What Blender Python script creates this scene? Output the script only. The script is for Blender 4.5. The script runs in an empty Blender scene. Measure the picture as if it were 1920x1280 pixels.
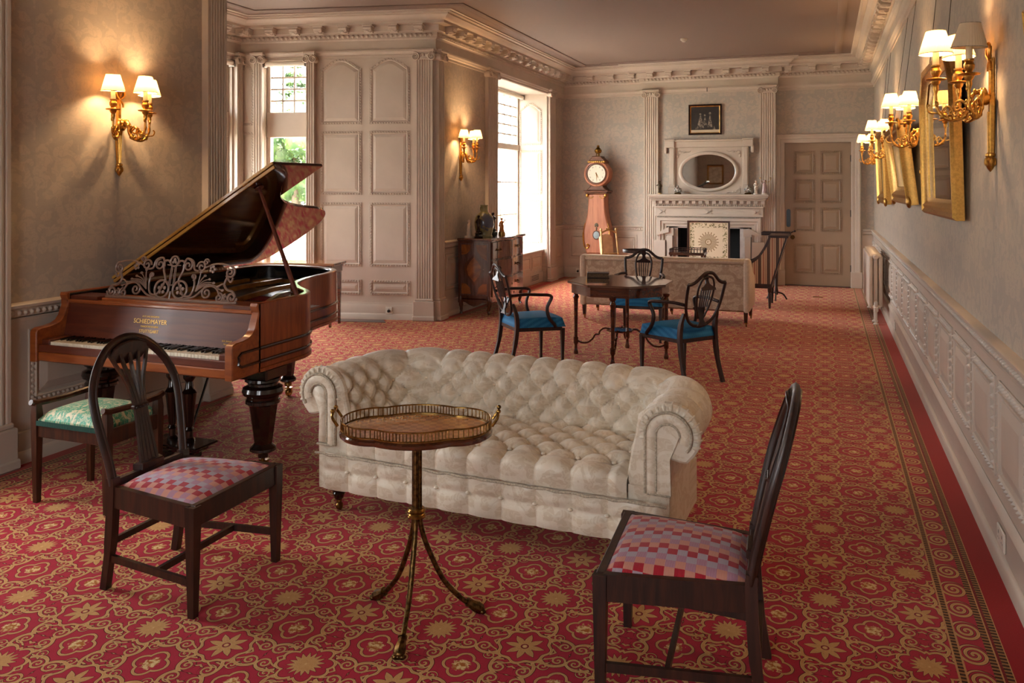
import bpy, math, random
from mathutils import Vector, Matrix, Quaternion
random.seed(7)
SC = bpy.context.scene
COL = SC.collection
PI = math.pi
R = math.radians

# ---------------------------------------------------------------- camera, sky, light, exposure
cam_d = bpy.data.cameras.new('camera')
cam = bpy.data.objects.new('camera', cam_d); COL.objects.link(cam)
cam.location = (0, 0, 1.65)
cam.rotation_euler = (R(90), 0, math.atan(587 / 1560.0))
cam_d.sensor_width = 36; cam_d.lens = 1560 / 1920 * 36
cam_d.shift_y = -(640 - 349) / 1920.0
cam_d.clip_end = 300; cam_d.clip_start = 0.05
SC.camera = cam

SKY_STRENGTH = 19.0
LAMP_W = 7.0
W = bpy.data.worlds.new('sky'); SC.world = W; W.use_nodes = True
wn = W.node_tree.nodes; wl = W.node_tree.links
bg = wn['Background']; bg.inputs[1].default_value = SKY_STRENGTH
bg.inputs[0].default_value = (0.96, 0.98, 1.0, 1)
# overcast sky: three times as bright overhead as at the horizon (1 + 2 sin h) / 3
_tc = wn.new('ShaderNodeTexCoord'); _sp = wn.new('ShaderNodeSeparateXYZ'); wl.new(_tc.outputs['Generated'], _sp.inputs[0])
_mr = wn.new('ShaderNodeMapRange'); wl.new(_sp.outputs[2], _mr.inputs[0])
_mr.inputs[1].default_value = 0; _mr.inputs[2].default_value = 1; _mr.inputs[3].default_value = SKY_STRENGTH*.55; _mr.inputs[4].default_value = SKY_STRENGTH*1.65
wl.new(_mr.outputs[0], bg.inputs[1])

def portal(loc, rot, sx, sy):
    l = bpy.data.lights.new('window_portal', 'AREA'); l.shape = 'RECTANGLE'; l.size = sx; l.size_y = sy
    l.cycles.is_portal = True
    o = bpy.data.objects.new('window_portal', l); COL.objects.link(o); o.location = loc; o.rotation_euler = rot
    return o
def portal_uv(o3, w2, sx, sy):          # centre, direction into the room
    o = portal(o3, (0, 0, 0), sx, sy)
    d = Vector((w2[0], w2[1], 0)).normalized()
    z = -d; x = Vector((-d.y, d.x, 0)); y = z.cross(x)
    m = Matrix((x, y, z)).transposed()
    if m.determinant() < 0: x = -x; y = z.cross(x); m = Matrix((x, y, z)).transposed()
    o.rotation_euler = m.to_euler()
    return o
# daylight openings, the last two for unseen added windows (positions repeat the windows built below)
portal_uv((-5.06, 12.45, 1.9), (1, 0), 2.3, 2.6)
portal_uv((-6.36, 8.98, 1.9), (0.208, -0.978), 0.6, 2.7)
portal_uv((-7.05, 8.1, 1.9), (1, 0), 0.9, 2.7)
portal_uv((-7.05, 6.55, 1.9), (1, 0), 0.9, 2.7)
portal_uv((-5.04, 2.55, 1.9), (1, 0), .9, 2.6)
portal_uv((-1.35, -3.06, 1.9), (0, 1), 2.3, 2.6)

SC.view_settings.view_transform = 'Standard'
SC.view_settings.look = 'None'
SC.view_settings.exposure = 1.15
SC.view_settings.gamma = 1.0
SC.view_settings.use_curve_mapping = False
SC.cycles.use_denoising = True
SC.cycles.use_adaptive_sampling = True; SC.cycles.adaptive_threshold = 0.025
SC.cycles.max_bounces = 8; SC.cycles.diffuse_bounces = 5; SC.cycles.glossy_bounces = 4
SC.cycles.transparent_max_bounces = 12; SC.cycles.transmission_bounces = 6
SC.cycles.sample_clamp_indirect = 6.0
SC.cycles.caustics_reflective = False; SC.cycles.caustics_refractive = False

# ---------------------------------------------------------------- mesh helpers
def V3(p): return p if len(p) == 3 else (p[0], p[1], 0)
class MB:
    def __init__(s): s.v = []; s.f = []; s.m = []; s.uvs = {}; s.mi = 0
    def add(s, vs, fs, M=None):
        b = len(s.v)
        if M is not None: s.v += [tuple(M @ Vector(p)) for p in vs]
        else: s.v += [tuple(p) for p in vs]
        for f in fs: s.f.append(tuple(b + i for i in f)); s.m.append(s.mi)
        return b
    def box(s, x0, x1, y0, y1, z0, z1, b=0.0, M=None):
        if x0 > x1: x0, x1 = x1, x0
        if y0 > y1: y0, y1 = y1, y0
        if z0 > z1: z0, z1 = z1, z0
        b = min(b, (x1-x0)*.45, (y1-y0)*.45, (z1-z0)*.45)
        if b <= 0:
            vs = [(x0,y0,z0),(x1,y0,z0),(x1,y1,z0),(x0,y1,z0),(x0,y0,z1),(x1,y0,z1),(x1,y1,z1),(x0,y1,z1)]
            s.add(vs, [(3,2,1,0),(4,5,6,7),(0,1,5,4),(1,2,6,5),(2,3,7,6),(3,0,4,7)], M); return s
        vs = []; idx = {}
        X = (x0, x1); Y = (y0, y1); Z = (z0, z1)
        for i in (0,1):
            for j in (0,1):
                for k in (0,1):
                    sx, sy, sz = 1-2*i, 1-2*j, 1-2*k
                    for a, p in enumerate(((X[i], Y[j]+sy*b, Z[k]+sz*b), (X[i]+sx*b, Y[j], Z[k]+sz*b), (X[i]+sx*b, Y[j]+sy*b, Z[k]))):
                        idx[(i,j,k,a)] = len(vs); vs.append(p)
        fs = []
        q = lambda *a: fs.append(tuple(idx[t] for t in a))
        q((0,0,0,0),(0,0,1,0),(0,1,1,0),(0,1,0,0)); q((1,0,0,0),(1,1,0,0),(1,1,1,0),(1,0,1,0))
        q((0,0,0,1),(1,0,0,1),(1,0,1,1),(0,0,1,1)); q((0,1,0,1),(0,1,1,1),(1,1,1,1),(1,1,0,1))
        q((0,0,0,2),(0,1,0,2),(1,1,0,2),(1,0,0,2)); q((0,0,1,2),(1,0,1,2),(1,1,1,2),(0,1,1,2))
        for i in (0,1):
            for j in (0,1): q((i,j,0,0),(i,j,0,1),(i,j,1,1),(i,j,1,0))
        for i in (0,1):
            for k in (0,1): q((i,0,k,0),(i,0,k,2),(i,1,k,2),(i,1,k,0))
        for j in (0,1):
            for k in (0,1): q((0,j,k,1),(0,j,k,2),(1,j,k,2),(1,j,k,1))
        for i in (0,1):
            for j in (0,1):
                for k in (0,1): q((i,j,k,0),(i,j,k,1),(i,j,k,2))
        s.add(vs, fs, M); return s
    def prism(s, poly, z0, z1, M=None, b=0.0):
        n = len(poly)
        if b > 0:
            ins = inset(poly, b)
            rings = [(ins, z0), (poly, z0+b), (poly, z1-b), (ins, z1)]
        else: rings = [(poly, z0), (poly, z1)]
        vs = [(p[0], p[1], z) for pl, z in rings for p in pl]
        fs = [tuple(range(n-1, -1, -1)), tuple((len(rings)-1)*n+i for i in range(n))]
        for k in range(len(rings)-1):
            for i in range(n): j = (i+1) % n; fs.append((k*n+i, k*n+j, (k+1)*n+j, (k+1)*n+i))
        s.add(vs, fs, M); return s
    def lathe(s, prof, seg=24, M=None, sx=1, sy=1, ph=0.0, caps=True):
        vs = []; fs = []; rows = []
        for r, z in prof:
            if r < 1e-5: rows.append([len(vs)]); vs.append((0,0,z))
            else:
                rows.append(list(range(len(vs), len(vs)+seg)))
                vs += [(r*sx*math.cos(2*PI*i/seg+ph), r*sy*math.sin(2*PI*i/seg+ph), z) for i in range(seg)]
        for a, c in zip(rows[:-1], rows[1:]):
            for i in range(seg):
                j = (i+1) % seg
                if len(a) == 1 and len(c) == 1: continue
                if len(a) == 1: fs.append((a[0], c[j], c[i]))
                elif len(c) == 1: fs.append((a[i], a[j], c[0]))
                else: fs.append((a[i], a[j], c[j], c[i]))
        if caps and len(rows[0]) > 1: fs.append(tuple(reversed(rows[0])))
        if caps and len(rows[-1]) > 1: fs.append(tuple(rows[-1]))
        s.add(vs, fs, M); return s
    def tube(s, pts, r, seg=8, closed=False, M=None, flat=None, up=None, ph=0.0, caps=True):
        P = [Vector(V3(p)) for p in pts]; n = len(P)
        rr = r if isinstance(r, (list, tuple)) else [r]*n
        T = []
        for i in range(n):
            a = P[i-1] if (i > 0 or closed) else P[i]; c = P[(i+1) % n] if (i < n-1 or closed) else P[i]
            t = (c-a); T.append(t.normalized() if t.length > 1e-9 else Vector((0,0,1)))
        u0 = Vector(up) if up else (Vector((0,0,1)) if abs(T[0].z) < .9 else Vector((1,0,0)))
        nrm = (u0 - T[0]*u0.dot(T[0])).normalized()
        vs = []; fs = []
        fx, fy = flat if flat else (1, 1)
        for i in range(n):
            if up: nrm = (Vector(up) - T[i]*Vector(up).dot(T[i]))
            else: nrm = nrm - T[i]*nrm.dot(T[i])
            if nrm.length < 1e-6: nrm = T[i].orthogonal()
            nrm.normalize(); bi = T[i].cross(nrm)
            for k in range(seg):
                a = 2*PI*k/seg + ph
                vs.append(tuple(P[i] + nrm*(math.cos(a)*rr[i]*fx) + bi*(math.sin(a)*rr[i]*fy)))
        for i in range(n if closed else n-1):
            j = (i+1) % n
            for k in range(seg): l = (k+1) % seg; fs.append((i*seg+k, i*seg+l, j*seg+l, j*seg+k))
        if not closed and caps:
            fs.append(tuple(range(seg-1, -1, -1))); fs.append(tuple((n-1)*seg+k for k in range(seg)))
        s.add(vs, fs, M); return s
    def bar(s, pts, w, h, M=None, up=None, closed=False):      # rectangular section: w across, h along up
        k = math.sqrt(.5)
        ww = w if isinstance(w, (list, tuple)) else None
        if ww is None: return s.tube(pts, 1.0, 4, closed, M, (h*k, w*k), up, PI/4)
        return s.tube(pts, list(ww), 4, closed, M, (h*k, k), up, PI/4)
    def ell(s, c, rx, ry, rz, seg=12, rings=8, M=None):
        prof = [(math.sin(PI*i/rings), -math.cos(PI*i/rings)) for i in range(rings+1)]
        prof[0] = (0, -1); prof[-1] = (0, 1)
        T = Matrix.Translation(c) @ Matrix.Diagonal((rx, ry, rz, 1))
        return s.lathe(prof, seg, (M @ T) if M is not None else T)
    def grid(s, nu, nv, fn, M=None, closed=False, flip=False):
        vs = []; uv = []
        for j in range(nv+1):
            for i in range(nu+1):
                p = fn(i/nu, j/nv); vs.append(p[:3]); uv.append(p[3:5] if len(p) > 3 else (i/nu, j/nv))
        fs = []
        for j in range(nv):
            for i in range(nu):
                a = j*(nu+1)+i; q = (a, a+1, a+nu+2, a+nu+1); fs.append(q[::-1] if flip else q)
        b = s.add(vs, fs, M)
        for i, t in enumerate(uv): s.uvs[b+i] = t
        return s
    def sweep(s, path, prof, closed=False, M=None, fill=False, capends=False):
        n = len(path); P = [Vector((p[0], p[1])) for p in path]; mit = miters(path, closed)
        vs = []; fs = []; k = len(prof)
        for i in range(n):
            for d, z in prof: q = P[i] + mit[i]*d; vs.append((q.x, q.y, z))
        for i in range(n if closed else n-1):
            j = (i+1) % n
            for a in range(k-1): fs.append((i*k+a, j*k+a, j*k+a+1, i*k+a+1))
        if fill: fs.append(tuple(i*k+k-1 for i in range(n)))
        if capends and not closed:
            fs.append(tuple(range(k))); fs.append(tuple((n-1)*k+a for a in range(k-1, -1, -1)))
        s.add(vs, fs, M); return s
    def mesh(s, name, smooth=35):
        me = bpy.data.meshes.new(name); me.from_pydata(s.v, [], s.f)
        me.polygons.foreach_set('material_index', s.m)
        if s.uvs:
            ul = me.uv_layers.new(name='UVMap'); g = s.uvs.get
            flat = []
            for l in me.loops: flat += g(l.vertex_index, (0, 0))
            ul.data.foreach_set('uv', flat)
        if smooth:
            me.polygons.foreach_set('use_smooth', [True]*len(me.polygons))
            me.set_sharp_from_angle(angle=R(smooth))
        me.update(); return me
    def build(s, name, mats, parent=None, smooth=35, M=None, fixn=True):
        me = s.mesh(name, smooth)
        if fixn:
            import bmesh
            bm = bmesh.new(); bm.from_mesh(me); bmesh.ops.recalc_face_normals(bm, faces=bm.faces); bm.to_mesh(me); bm.free()
        for m in (mats if isinstance(mats, (list, tuple)) else [mats]): me.materials.append(m)
        return link(name, me, parent, M)
def link(name, me, parent=None, M=None):
    o = bpy.data.objects.new(name, me); COL.objects.link(o)
    if parent: o.parent = parent
    if M is not None: o.matrix_local = M
    return o
def miters(path, closed):
    n = len(path); P = [Vector((p[0], p[1])) for p in path]; E = []
    for i in range(n if closed else n-1):
        d = (P[(i+1) % n]-P[i]); d = d.normalized() if d.length > 1e-9 else Vector((1,0)); E.append(Vector((-d.y, d.x)))
    out = []
    for i in range(n):
        if closed: a, b = E[i-1], E[i]
        else: a, b = E[max(i-1, 0)], E[min(i, n-2)]
        k = 1 + a.dot(b); out.append((a+b)/max(k, .15))
    return out
def inset(poly, d):
    m = miters(poly, True); return [(p[0]+q.x*d, p[1]+q.y*d) for p, q in zip(poly, m)]
def crom(pts, n=8, closed=False):
    P = [Vector(V3(p)) for p in pts]; out = []; N = len(P)
    for i in range(N if closed else N-1):
        p0 = P[i-1] if (i > 0 or closed) else P[0]; p1 = P[i]; p2 = P[(i+1) % N]
        p3 = P[(i+2) % N] if (i+2 < N or closed) else P[N-1]
        for k in range(n):
            t = k/n
            out.append(.5*((2*p1)+(-p0+p2)*t+(2*p0-5*p1+4*p2-p3)*t*t+(-p0+3*p1-3*p2+p3)*t**3))
    if not closed: out.append(P[-1])
    return [tuple(p) for p in out]
def thing(name, label, cat, loc=(0,0,0), rz=0.0, group=None):
    o = bpy.data.objects.new(name, None); COL.objects.link(o); o.empty_display_size = .05
    o.location = loc; o.rotation_euler = (0, 0, rz); o['label'] = label; o['category'] = cat
    if group: o['group'] = group
    return o
def tag(o, label, cat, group=None):
    o['label'] = label; o['category'] = cat
    if group: o['group'] = group
    return o
def struct(o): o['kind'] = 'structure'; return o
def stuff(o): o['kind'] = 'stuff'; return o
def sroot(name):
    o = bpy.data.objects.new(name, None); COL.objects.link(o); o.empty_display_size = .05; return struct(o)
def copy_tree(o, parent=None):
    c = o.copy(); COL.objects.link(c); c.parent = parent
    for ch in list(o.children): copy_tree(ch, c)
    return c
def T(x, y, z): return Matrix.Translation((x, y, z))
def RX(a): return Matrix.Rotation(a, 4, 'X')
def RY(a): return Matrix.Rotation(a, 4, 'Y')
def RZ(a): return Matrix.Rotation(a, 4, 'Z')
def basis(o, u, v, w):
    m = Matrix((u, v, w)).transposed().to_4x4(); m.translation = o; return m

# ---------------------------------------------------------------- material helpers
def lin(r, g=None, b=None):
    if g is None: r, g, b = r
    f = lambda c: (c/255/12.92) if c/255 <= .04045 else ((c/255+.055)/1.055)**2.4
    return (f(r), f(g), f(b), 1)
class Ex:
    def __init__(s, nt, k): s.nt = nt; s.k = k
    def _m(s, op, *a):
        n = s.nt.nodes.new('ShaderNodeMath'); n.operation = op
        for i, x in enumerate((s,)+a):
            if isinstance(x, Ex): s.nt.links.new(x.k, n.inputs[i])
            else: n.inputs[i].default_value = x
        return Ex(s.nt, n.outputs[0])
    def __add__(s, o): return s._m('ADD', o)
    __radd__ = __add__
    def __sub__(s, o): return s._m('SUBTRACT', o)
    def __rsub__(s, o): return (s*-1.0)+o
    def __mul__(s, o): return s._m('MULTIPLY', o)
    __rmul__ = __mul__
    def __truediv__(s, o): return s._m('DIVIDE', o)
    def __neg__(s): return s*-1.0
    def floor(s): return s._m('FLOOR')
    def fract(s): return s._m('FRACT')
    def abs(s): return s._m('ABSOLUTE')
    def sqrt(s): return s._m('SQRT')
    def cos(s): return s._m('COSINE')
    def sin(s): return s._m('SINE')
    def pow(s, o): return s._m('POWER', o)
    def max(s, o): return s._m('MAXIMUM', o)
    def min(s, o): return s._m('MINIMUM', o)
    def lt(s, o): return s._m('LESS_THAN', o)
    def gt(s, o): return s._m('GREATER_THAN', o)
    def mod(s, o): return s._m('FLOORED_MODULO', o)
    def atan2(s, o): return s._m('ARCTAN2', o)
    def ss(s, a, b):
        n = s.nt.nodes.new('ShaderNodeMapRange'); n.interpolation_type = 'SMOOTHSTEP'
        s.nt.links.new(s.k, n.inputs[0]); n.inputs[1].default_value = a; n.inputs[2].default_value = b
        return Ex(s.nt, n.outputs[0])
class Mat:
    def __init__(s, name, col=(200,200,200), rough=.5, metal=0.0, coat=0.0, spec=.5, sheen=0.0):
        m = bpy.data.materials.new(name); m.use_nodes = True; s.m = m; s.nt = m.node_tree; s.b = s.nt.nodes['Principled BSDF']
        s.set('Base Color', lin(col) if len(col) == 3 else col); s.set('Roughness', rough); s.set('Metallic', metal)
        s.set('Coat Weight', coat); s.set('Coat Roughness', .06); s.set('Specular IOR Level', spec)
        if sheen: s.set('Sheen Weight', sheen)
    def set(s, k, v): s.b.inputs[k].default_value = v
    def lk(s, k, e): s.nt.links.new(e.k if isinstance(e, Ex) else e, s.b.inputs[k])
    def coord(s, kind='Object'):
        n = s.nt.nodes.new('ShaderNodeTexCoord'); sp = s.nt.nodes.new('ShaderNodeSeparateXYZ')
        s.nt.links.new(n.outputs[kind], sp.inputs[0]); return [Ex(s.nt, sp.outputs[i]) for i in range(3)]
    def vec(s, *a):
        n = s.nt.nodes.new('ShaderNodeCombineXYZ')
        for i, x in enumerate(a):
            if isinstance(x, Ex): s.nt.links.new(x.k, n.inputs[i])
            else: n.inputs[i].default_value = x
        return n.outputs[0]
    def noise(s, vec, scale=5.0, detail=2.0, rough=.5, dist=0.0):
        n = s.nt.nodes.new('ShaderNodeTexNoise'); s.nt.links.new(vec, n.inputs['Vector'])
        n.inputs['Scale'].default_value = scale; n.inputs['Detail'].default_value = detail
        n.inputs['Roughness'].default_value = rough; n.inputs['Distortion'].default_value = dist
        return Ex(s.nt, n.outputs[0])
    def mix(s, f, a, b):
        n = s.nt.nodes.new('ShaderNodeMix'); n.data_type = 'RGBA'
        for k, x in ((0, f), (6, a), (7, b)):
            if isinstance(x, Ex): s.nt.links.new(x.k, n.inputs[k])
            elif isinstance(x, tuple): n.inputs[k].default_value = x if len(x) == 4 else lin(x)
            elif isinstance(x, (float, int)): n.inputs[k].default_value = x
            else: s.nt.links.new(x, n.inputs[k])
        return n.outputs[2]
    def bump(s, h, strength=.3, dist=.01):
        n = s.nt.nodes.new('ShaderNodeBump'); n.inputs['Strength'].default_value = strength; n.inputs['Distance'].default_value = dist
        s.nt.links.new(h.k, n.inputs['Height']); s.nt.links.new(n.outputs[0], s.b.inputs['Normal'])
def wood(name, c1, c2, axis=1, scale=9.0, rough=.3, coat=.4, fig=0.0):
    M_ = Mat(name, c1, rough, 0, coat)
    x, y, z = M_.coord()
    k = [1.0, 1.0, 1.0]; k[axis] = .09
    v = M_.vec(x*k[0], y*k[1], z*k[2])
    n = M_.noise(v, scale*4, 4, .62, .6)
    f = n.ss(.34, .68)
    if fig:
        n2 = M_.noise(M_.vec(x, y, z), 3.2, 3, .6, 1.4); f = f*(1-fig)+n2.ss(.35, .65)*fig
    M_.lk('Base Color', M_.mix(f, c1, c2)); return M_.m
def plain(name, col, rough=.5, metal=0.0, coat=0.0, spec=.5, var=0.0, vs=14.0, bump=0.0):
    M_ = Mat(name, col, rough, metal, coat, spec)
    if var or bump:
        x, y, z = M_.coord(); n = M_.noise(M_.vec(x, y, z), vs, 3, .6)
        if var:
            d = tuple(max(0, c*(1-var)) for c in col); M_.lk('Base Color', M_.mix(n.ss(.35, .65), d, col))
        if bump: M_.bump(n, bump, .004)
    return M_.m
def damask_mask(M_, p, q, w, h, dist=1.3, sc=1.0, th=.5):
    P = p/w; colm = P.floor(); fx = ((P.fract()-.5).abs())*2.0
    Q = (q/h+colm.mod(2.0)*.5)*(2*PI)
    v = M_.vec(fx*.9, Q.cos()*.42, Q.sin()*.42)
    n = M_.noise(v, 2.1*sc, 1.0, .5, dist)
    n2 = M_.noise(v, 4.6*sc, 1.0, .5, dist*.8)
    return (n.ss(th, th+.03)*.8 + ((n2-.5).abs()*-1.0+.06).ss(0.0, .03)*.55).min(1.0)
def damask(name, c1, c2, w, h, uvw='yz', rough=.6, sheen=0.0, relief=.12, spec2=None, th=.5, sc=1.0):
    M_ = Mat(name, c1, rough, 0, 0, .4, sheen)
    if uvw == 'uv': x, y, z = M_.coord('UV'); p, q = x, y
    else:
        x, y, z = M_.coord(); d = {'x': x, 'y': y, 'z': z}; p, q = d[uvw[0]], d[uvw[1]]
    m = damask_mask(M_, p, q, w, h, th=th, sc=sc)
    M_.lk('Base Color', M_.mix(m, c1, c2))
    if spec2: M_.lk('Roughness', m*(spec2-rough)+rough)
    if relief: M_.bump(m, relief, .003)
    return M_.m
# ---------------------------------------------------------------- materials
PAINT = plain('cream_gloss_paint', (198,184,169), .42, var=.03, vs=3)
PAINT_R = PAINT
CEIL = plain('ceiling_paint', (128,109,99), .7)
DOORP = plain('door_paint', (160,138,115), .42, var=.03, vs=3)
PAPER_Y = damask('damask_wallpaper_side', (184,171,156), (170,160,149), .62, .80, 'yz', .62, relief=.06, sc=1.5)
PAPER_X = damask('damask_wallpaper_end', (188,176,162), (172,165,156), .62, .80, 'xz', .62, relief=.06, sc=1.5)
GOLD = plain('gilt', (206,152,74), .32, 1.0, var=.15, vs=60, bump=.1)
GOLDF = plain('gilt_frame', (188,142,74), .36, 1.0, var=.12, vs=70, bump=.15)
BRASS = plain('brass', (176,134,70), .28, 1.0, var=.3, vs=40)
BRONZE = plain('dark_bronze', (124,94,54), .38, 1.0, var=.45, vs=60, bump=.5)
DARKW = wood('dark_mahogany', (30,12,7), (58,26,14), 2, 10, .42, .12)
DARKW2 = wood('worn_mahogany', (40,18,10), (74,38,20), 2, 10, .34, .25)
EBON = plain('ebonised_polish', (26,11,7), .18, coat=.8)
PIANOW = wood('piano_walnut', (148,76,34), (122,57,25), 1, 7, .28, .35)
PIANOX = wood('piano_walnut_cross', (156,84,38), (128,62,27), 0, 7, .28, .35)
PIANOZ = wood('piano_walnut_upright', (152,78,35), (124,57,24), 2, 7, .28, .35)
PIANOR = wood('piano_rosewood', (100,44,24), (78,30,18), 0, 6, .34, .12)
PIANOU = wood('piano_lid_polish', (72,30,18), (46,18,11), 1, 6, .05, 1.0)
BLACKL = plain('black_lacquer', (12,10,9), .2, coat=.5)
IRON = plain('gilded_iron_plate', (190,132,58), .35, .35, var=.15)
IVORY = plain('ivory', (232,222,200), .25, coat=.3)
EBKEY = plain('ebony_keys', (14,12,12), .2, coat=.4)
FELT = plain('red_felt', (130,24,24), .9)
STEEL = plain('steel', (150,145,138), .3, 1.0)
TABLEW = wood('table_mahogany', (88,44,24), (58,26,14), 0, 8, .12, .9)
MIRROR = plain('mirror_glass', (225,230,228), .02, 1.0)
MARBLE = plain('white_marble', (214,206,200), .25, var=.1, vs=5)
BLACKF = plain('soot_black', (9,8,8), .9)
WHITEPL = plain('white_plastic', (222,214,200), .35)
DARKPL = plain('black_plastic', (18,17,17), .3)
WIRE = plain('picture_wire', (70,58,48), .5, .6)
ROPE = plain('cream_cord', (196,180,156), .8, var=.2, vs=120, bump=.8)

def glass_mat(name, tint=(1,1,1,1), k=.06):
    m = bpy.data.materials.new(name); m.use_nodes = True; nt = m.node_tree
    for n in list(nt.nodes): nt.nodes.remove(n)
    o = nt.nodes.new('ShaderNodeOutputMaterial'); t = nt.nodes.new('ShaderNodeBsdfTransparent'); g = nt.nodes.new('ShaderNodeBsdfGlossy')
    t.inputs[0].default_value = tint; g.inputs['Roughness'].default_value = .02
    x = nt.nodes.new('ShaderNodeMixShader'); x.inputs[0].default_value = k
    nt.links.new(t.outputs[0], x.inputs[1]); nt.links.new(g.outputs[0], x.inputs[2]); nt.links.new(x.outputs[0], o.inputs[0]); return m
GLASS = glass_mat('window_glass'); GLASS_DIM = glass_mat('dimmed_glass', (.62,.62,.62,1)); GLASS_DIM3 = glass_mat('dimmed_glass_dark', (.56,.56,.56,1)); GLASS_DIM2 = glass_mat('dimmed_glass_light', (.75,.75,.75,1))  # tints made up to cut the daylight through these panes, no known film

def carpet_mat():
    M_ = Mat('scrolled_carpet', (120,16,28), .95, 0, 0, .05)
    x, y, z = M_.coord()
    p = x/.336; q = (y-3.92)/.37
    rp = (p+.5).floor(); rq = (q+.5).floor()
    fx = (p-rp).abs(); fy = (q-rq).abs()
    isB = (rp+rq).mod(2.0)
    wob = M_.noise(M_.vec(fx, fy, isB*3.0), 9.0, 1.0, .5)-.5
    r = (fx*fx+fy*fy).sqrt(); an = fy.atan2(fx)
    c8 = (an*8.0).cos(); c4 = (an*4.0).cos().abs()
    # medallion outlines
    RA = c8*.020+.275; RB = (an*4.0+.4).sin().abs()*.07+.235
    Rm = RA*(1-isB)+RB*isB
    ring = 1-(r-Rm).abs()/.017
    # flowers
    ph8 = ((an*(4/PI)+.5).fract()-.5).abs()*(PI/4); ph16 = ((an*(8/PI)+.5).fract()-.5).abs()*(PI/8)
    pet = ((r*(PI/.215)).sin()*.036-ph8*r)/.012
    pet = pet.min((.215-r)/.02).min((ph8*r-.003)/.008+.6)
    petB = ((r*(PI/.19)).sin()*.022-ph16*r)/.010
    petB = petB.min((.19-r)/.02)
    vein = ((r-.035).abs()-.008)/.012
    flower = pet.min(vein)*(1-isB) + petB*isB
    outer = (r-.30)/.03
    # rose cartouche at the cell corners
    dx = .5-fx; dy = .5-fy
    rr = (dx*dx+dy*dy).sqrt(); ra = dy.atan2(dx)
    cart = 1-(rr-.135-(ra*2.0).cos().abs()*.055).abs()/.014
    leaf = (1-((an*3.1+(r-.3)*11.0).fract()-.5).abs()/.13).min((.385-r)/.02).min((rr-.13)/.02)
    rose = (M_.noise(M_.vec(fx, fy, rp*.37+rq*.71), 26.0, 2.0, .6)*.15+.02-rr)/.02
    # spirals in pairs across both cell edges
    def spiral(cx, cy, rad, pitch, sgn):
        ax = fx-cx; ay = fy-cy; sr = (ax*ax+ay*ay).sqrt(); sa = ay.atan2(ax)
        band = ((sr/pitch+sa*(sgn/(2*PI))).fract()-.5).abs()
        return (1-band/.20).min((rad-sr)/.014)
    s1 = spiral(.13, .405, .088, .052, 1.0); s2 = spiral(.41, .125, .088, .052, -1.0)
    s3 = spiral(.295, .255, .062, .046, 1.0)
    arc1 = 1-(((fx-.06)*(fx-.06)+(fy-.36)*(fy-.36)).sqrt()-.165).abs()/.018
    arc2 = 1-(((fx-.36)*(fx-.36)+(fy-.06)*(fy-.06)).sqrt()-.165).abs()/.018
    arcs = arc1.max(arc2).min(outer).min((s1*-1.0)+.4).min((s2*-1.0)+.4).min((rr-.15)/.02)
    cart = cart.min((rr-.09)/.02).min(outer)
    G = ring.max(flower).max(cart).max(leaf.min(outer)).max(s1).max(s2).max(s3.min((rr-.2)/.02)).max(arcs)
    G = G + wob*.9
    # border bands measured from the skirting
    dR = .70-x
    open_ = (y.gt(5.35))*(y.lt(9.2))
    dL = (x+4.47)+open_*9.0+(x.lt(-4.5))*9.0
    d = dR.min(dL)
    plain_ = d.lt(.103)
    def band(a, b): return d.gt(a)*d.lt(b)
    guard = (band(.103,.128)+band(.140,.165)+band(.252,.277)).min(1.0)
    gap = band(.128,.140)
    inner = band(.165,.252)
    bx_ = (d-.2085)/.087; by_ = (y/.17).fract()-.5
    sp = ((bx_*bx_*.6+by_*by_*1.3).sqrt())
    innerG = 1-((sp*5.2+bx_.atan2(by_)*.16).fract()-.5).abs()/.25
    innerG = innerG.min((.46-sp)/.05)
    G2 = G*(1-inner)+innerG*inner
    red = M_.mix(M_.noise(M_.vec(x, y, 0.0), 9.0, 3.0, .6), lin(154,22,48), lin(184,42,68))
    gold = M_.mix(M_.noise(M_.vec(x, y, 1.0), 40.0, 2.0, .6), lin(180,128,76), lin(208,162,106))
    c = M_.mix(G2.ss(-.75, -.25), red, lin(84,24,22))
    c = M_.mix(G2.ss(-.10, .10), c, lin(214,172,118))
    c = M_.mix(G2.ss(.18, .40), c, gold)
    rosec = M_.mix(M_.noise(M_.vec(x, y, 4.0), 55.0, 2.0, .6).ss(.4, .6), lin(168,96,40), lin(226,196,140))
    c = M_.mix(rose.ss(0, 1.0)*(1-inner), c, rosec)
    bead = ((y/.022).fract()-.5).abs()
    gcol = M_.mix(bead.ss(.2, .3), lin(150,104,60), lin(48,22,16))
    c = M_.mix(guard, c, gcol)
    c = M_.mix(gap, c, lin(116,16,28))
    edge = (((d-.103).abs().lt(.0035))+((d-.252).abs().lt(.0035))+((d-.277).abs().lt(.0035))+((d-.140).abs().lt(.0025))).min(1.0)
    c = M_.mix(edge, c, lin(190,140,92))
    c = M_.mix(plain_, c, lin(150,6,30))
    pile = M_.noise(M_.vec(x, y, 7.0), 260.0, 2.0, .7)
    c = M_.mix(pile.ss(.3, .7)*.35, c, M_.mix(.5, c, (0,0,0,1)))
    M_.set('Sheen Weight', .30); M_.set('Sheen Tint', (1,.66,.46,1)); M_.set('Sheen Roughness', .35)
    M_.lk('Base Color', c)
    M_.bump(pile*.5+G2.ss(-.2, .3)*.5*(1-plain_), .35, .004)
    return M_.m
CARPET = carpet_mat()

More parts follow.
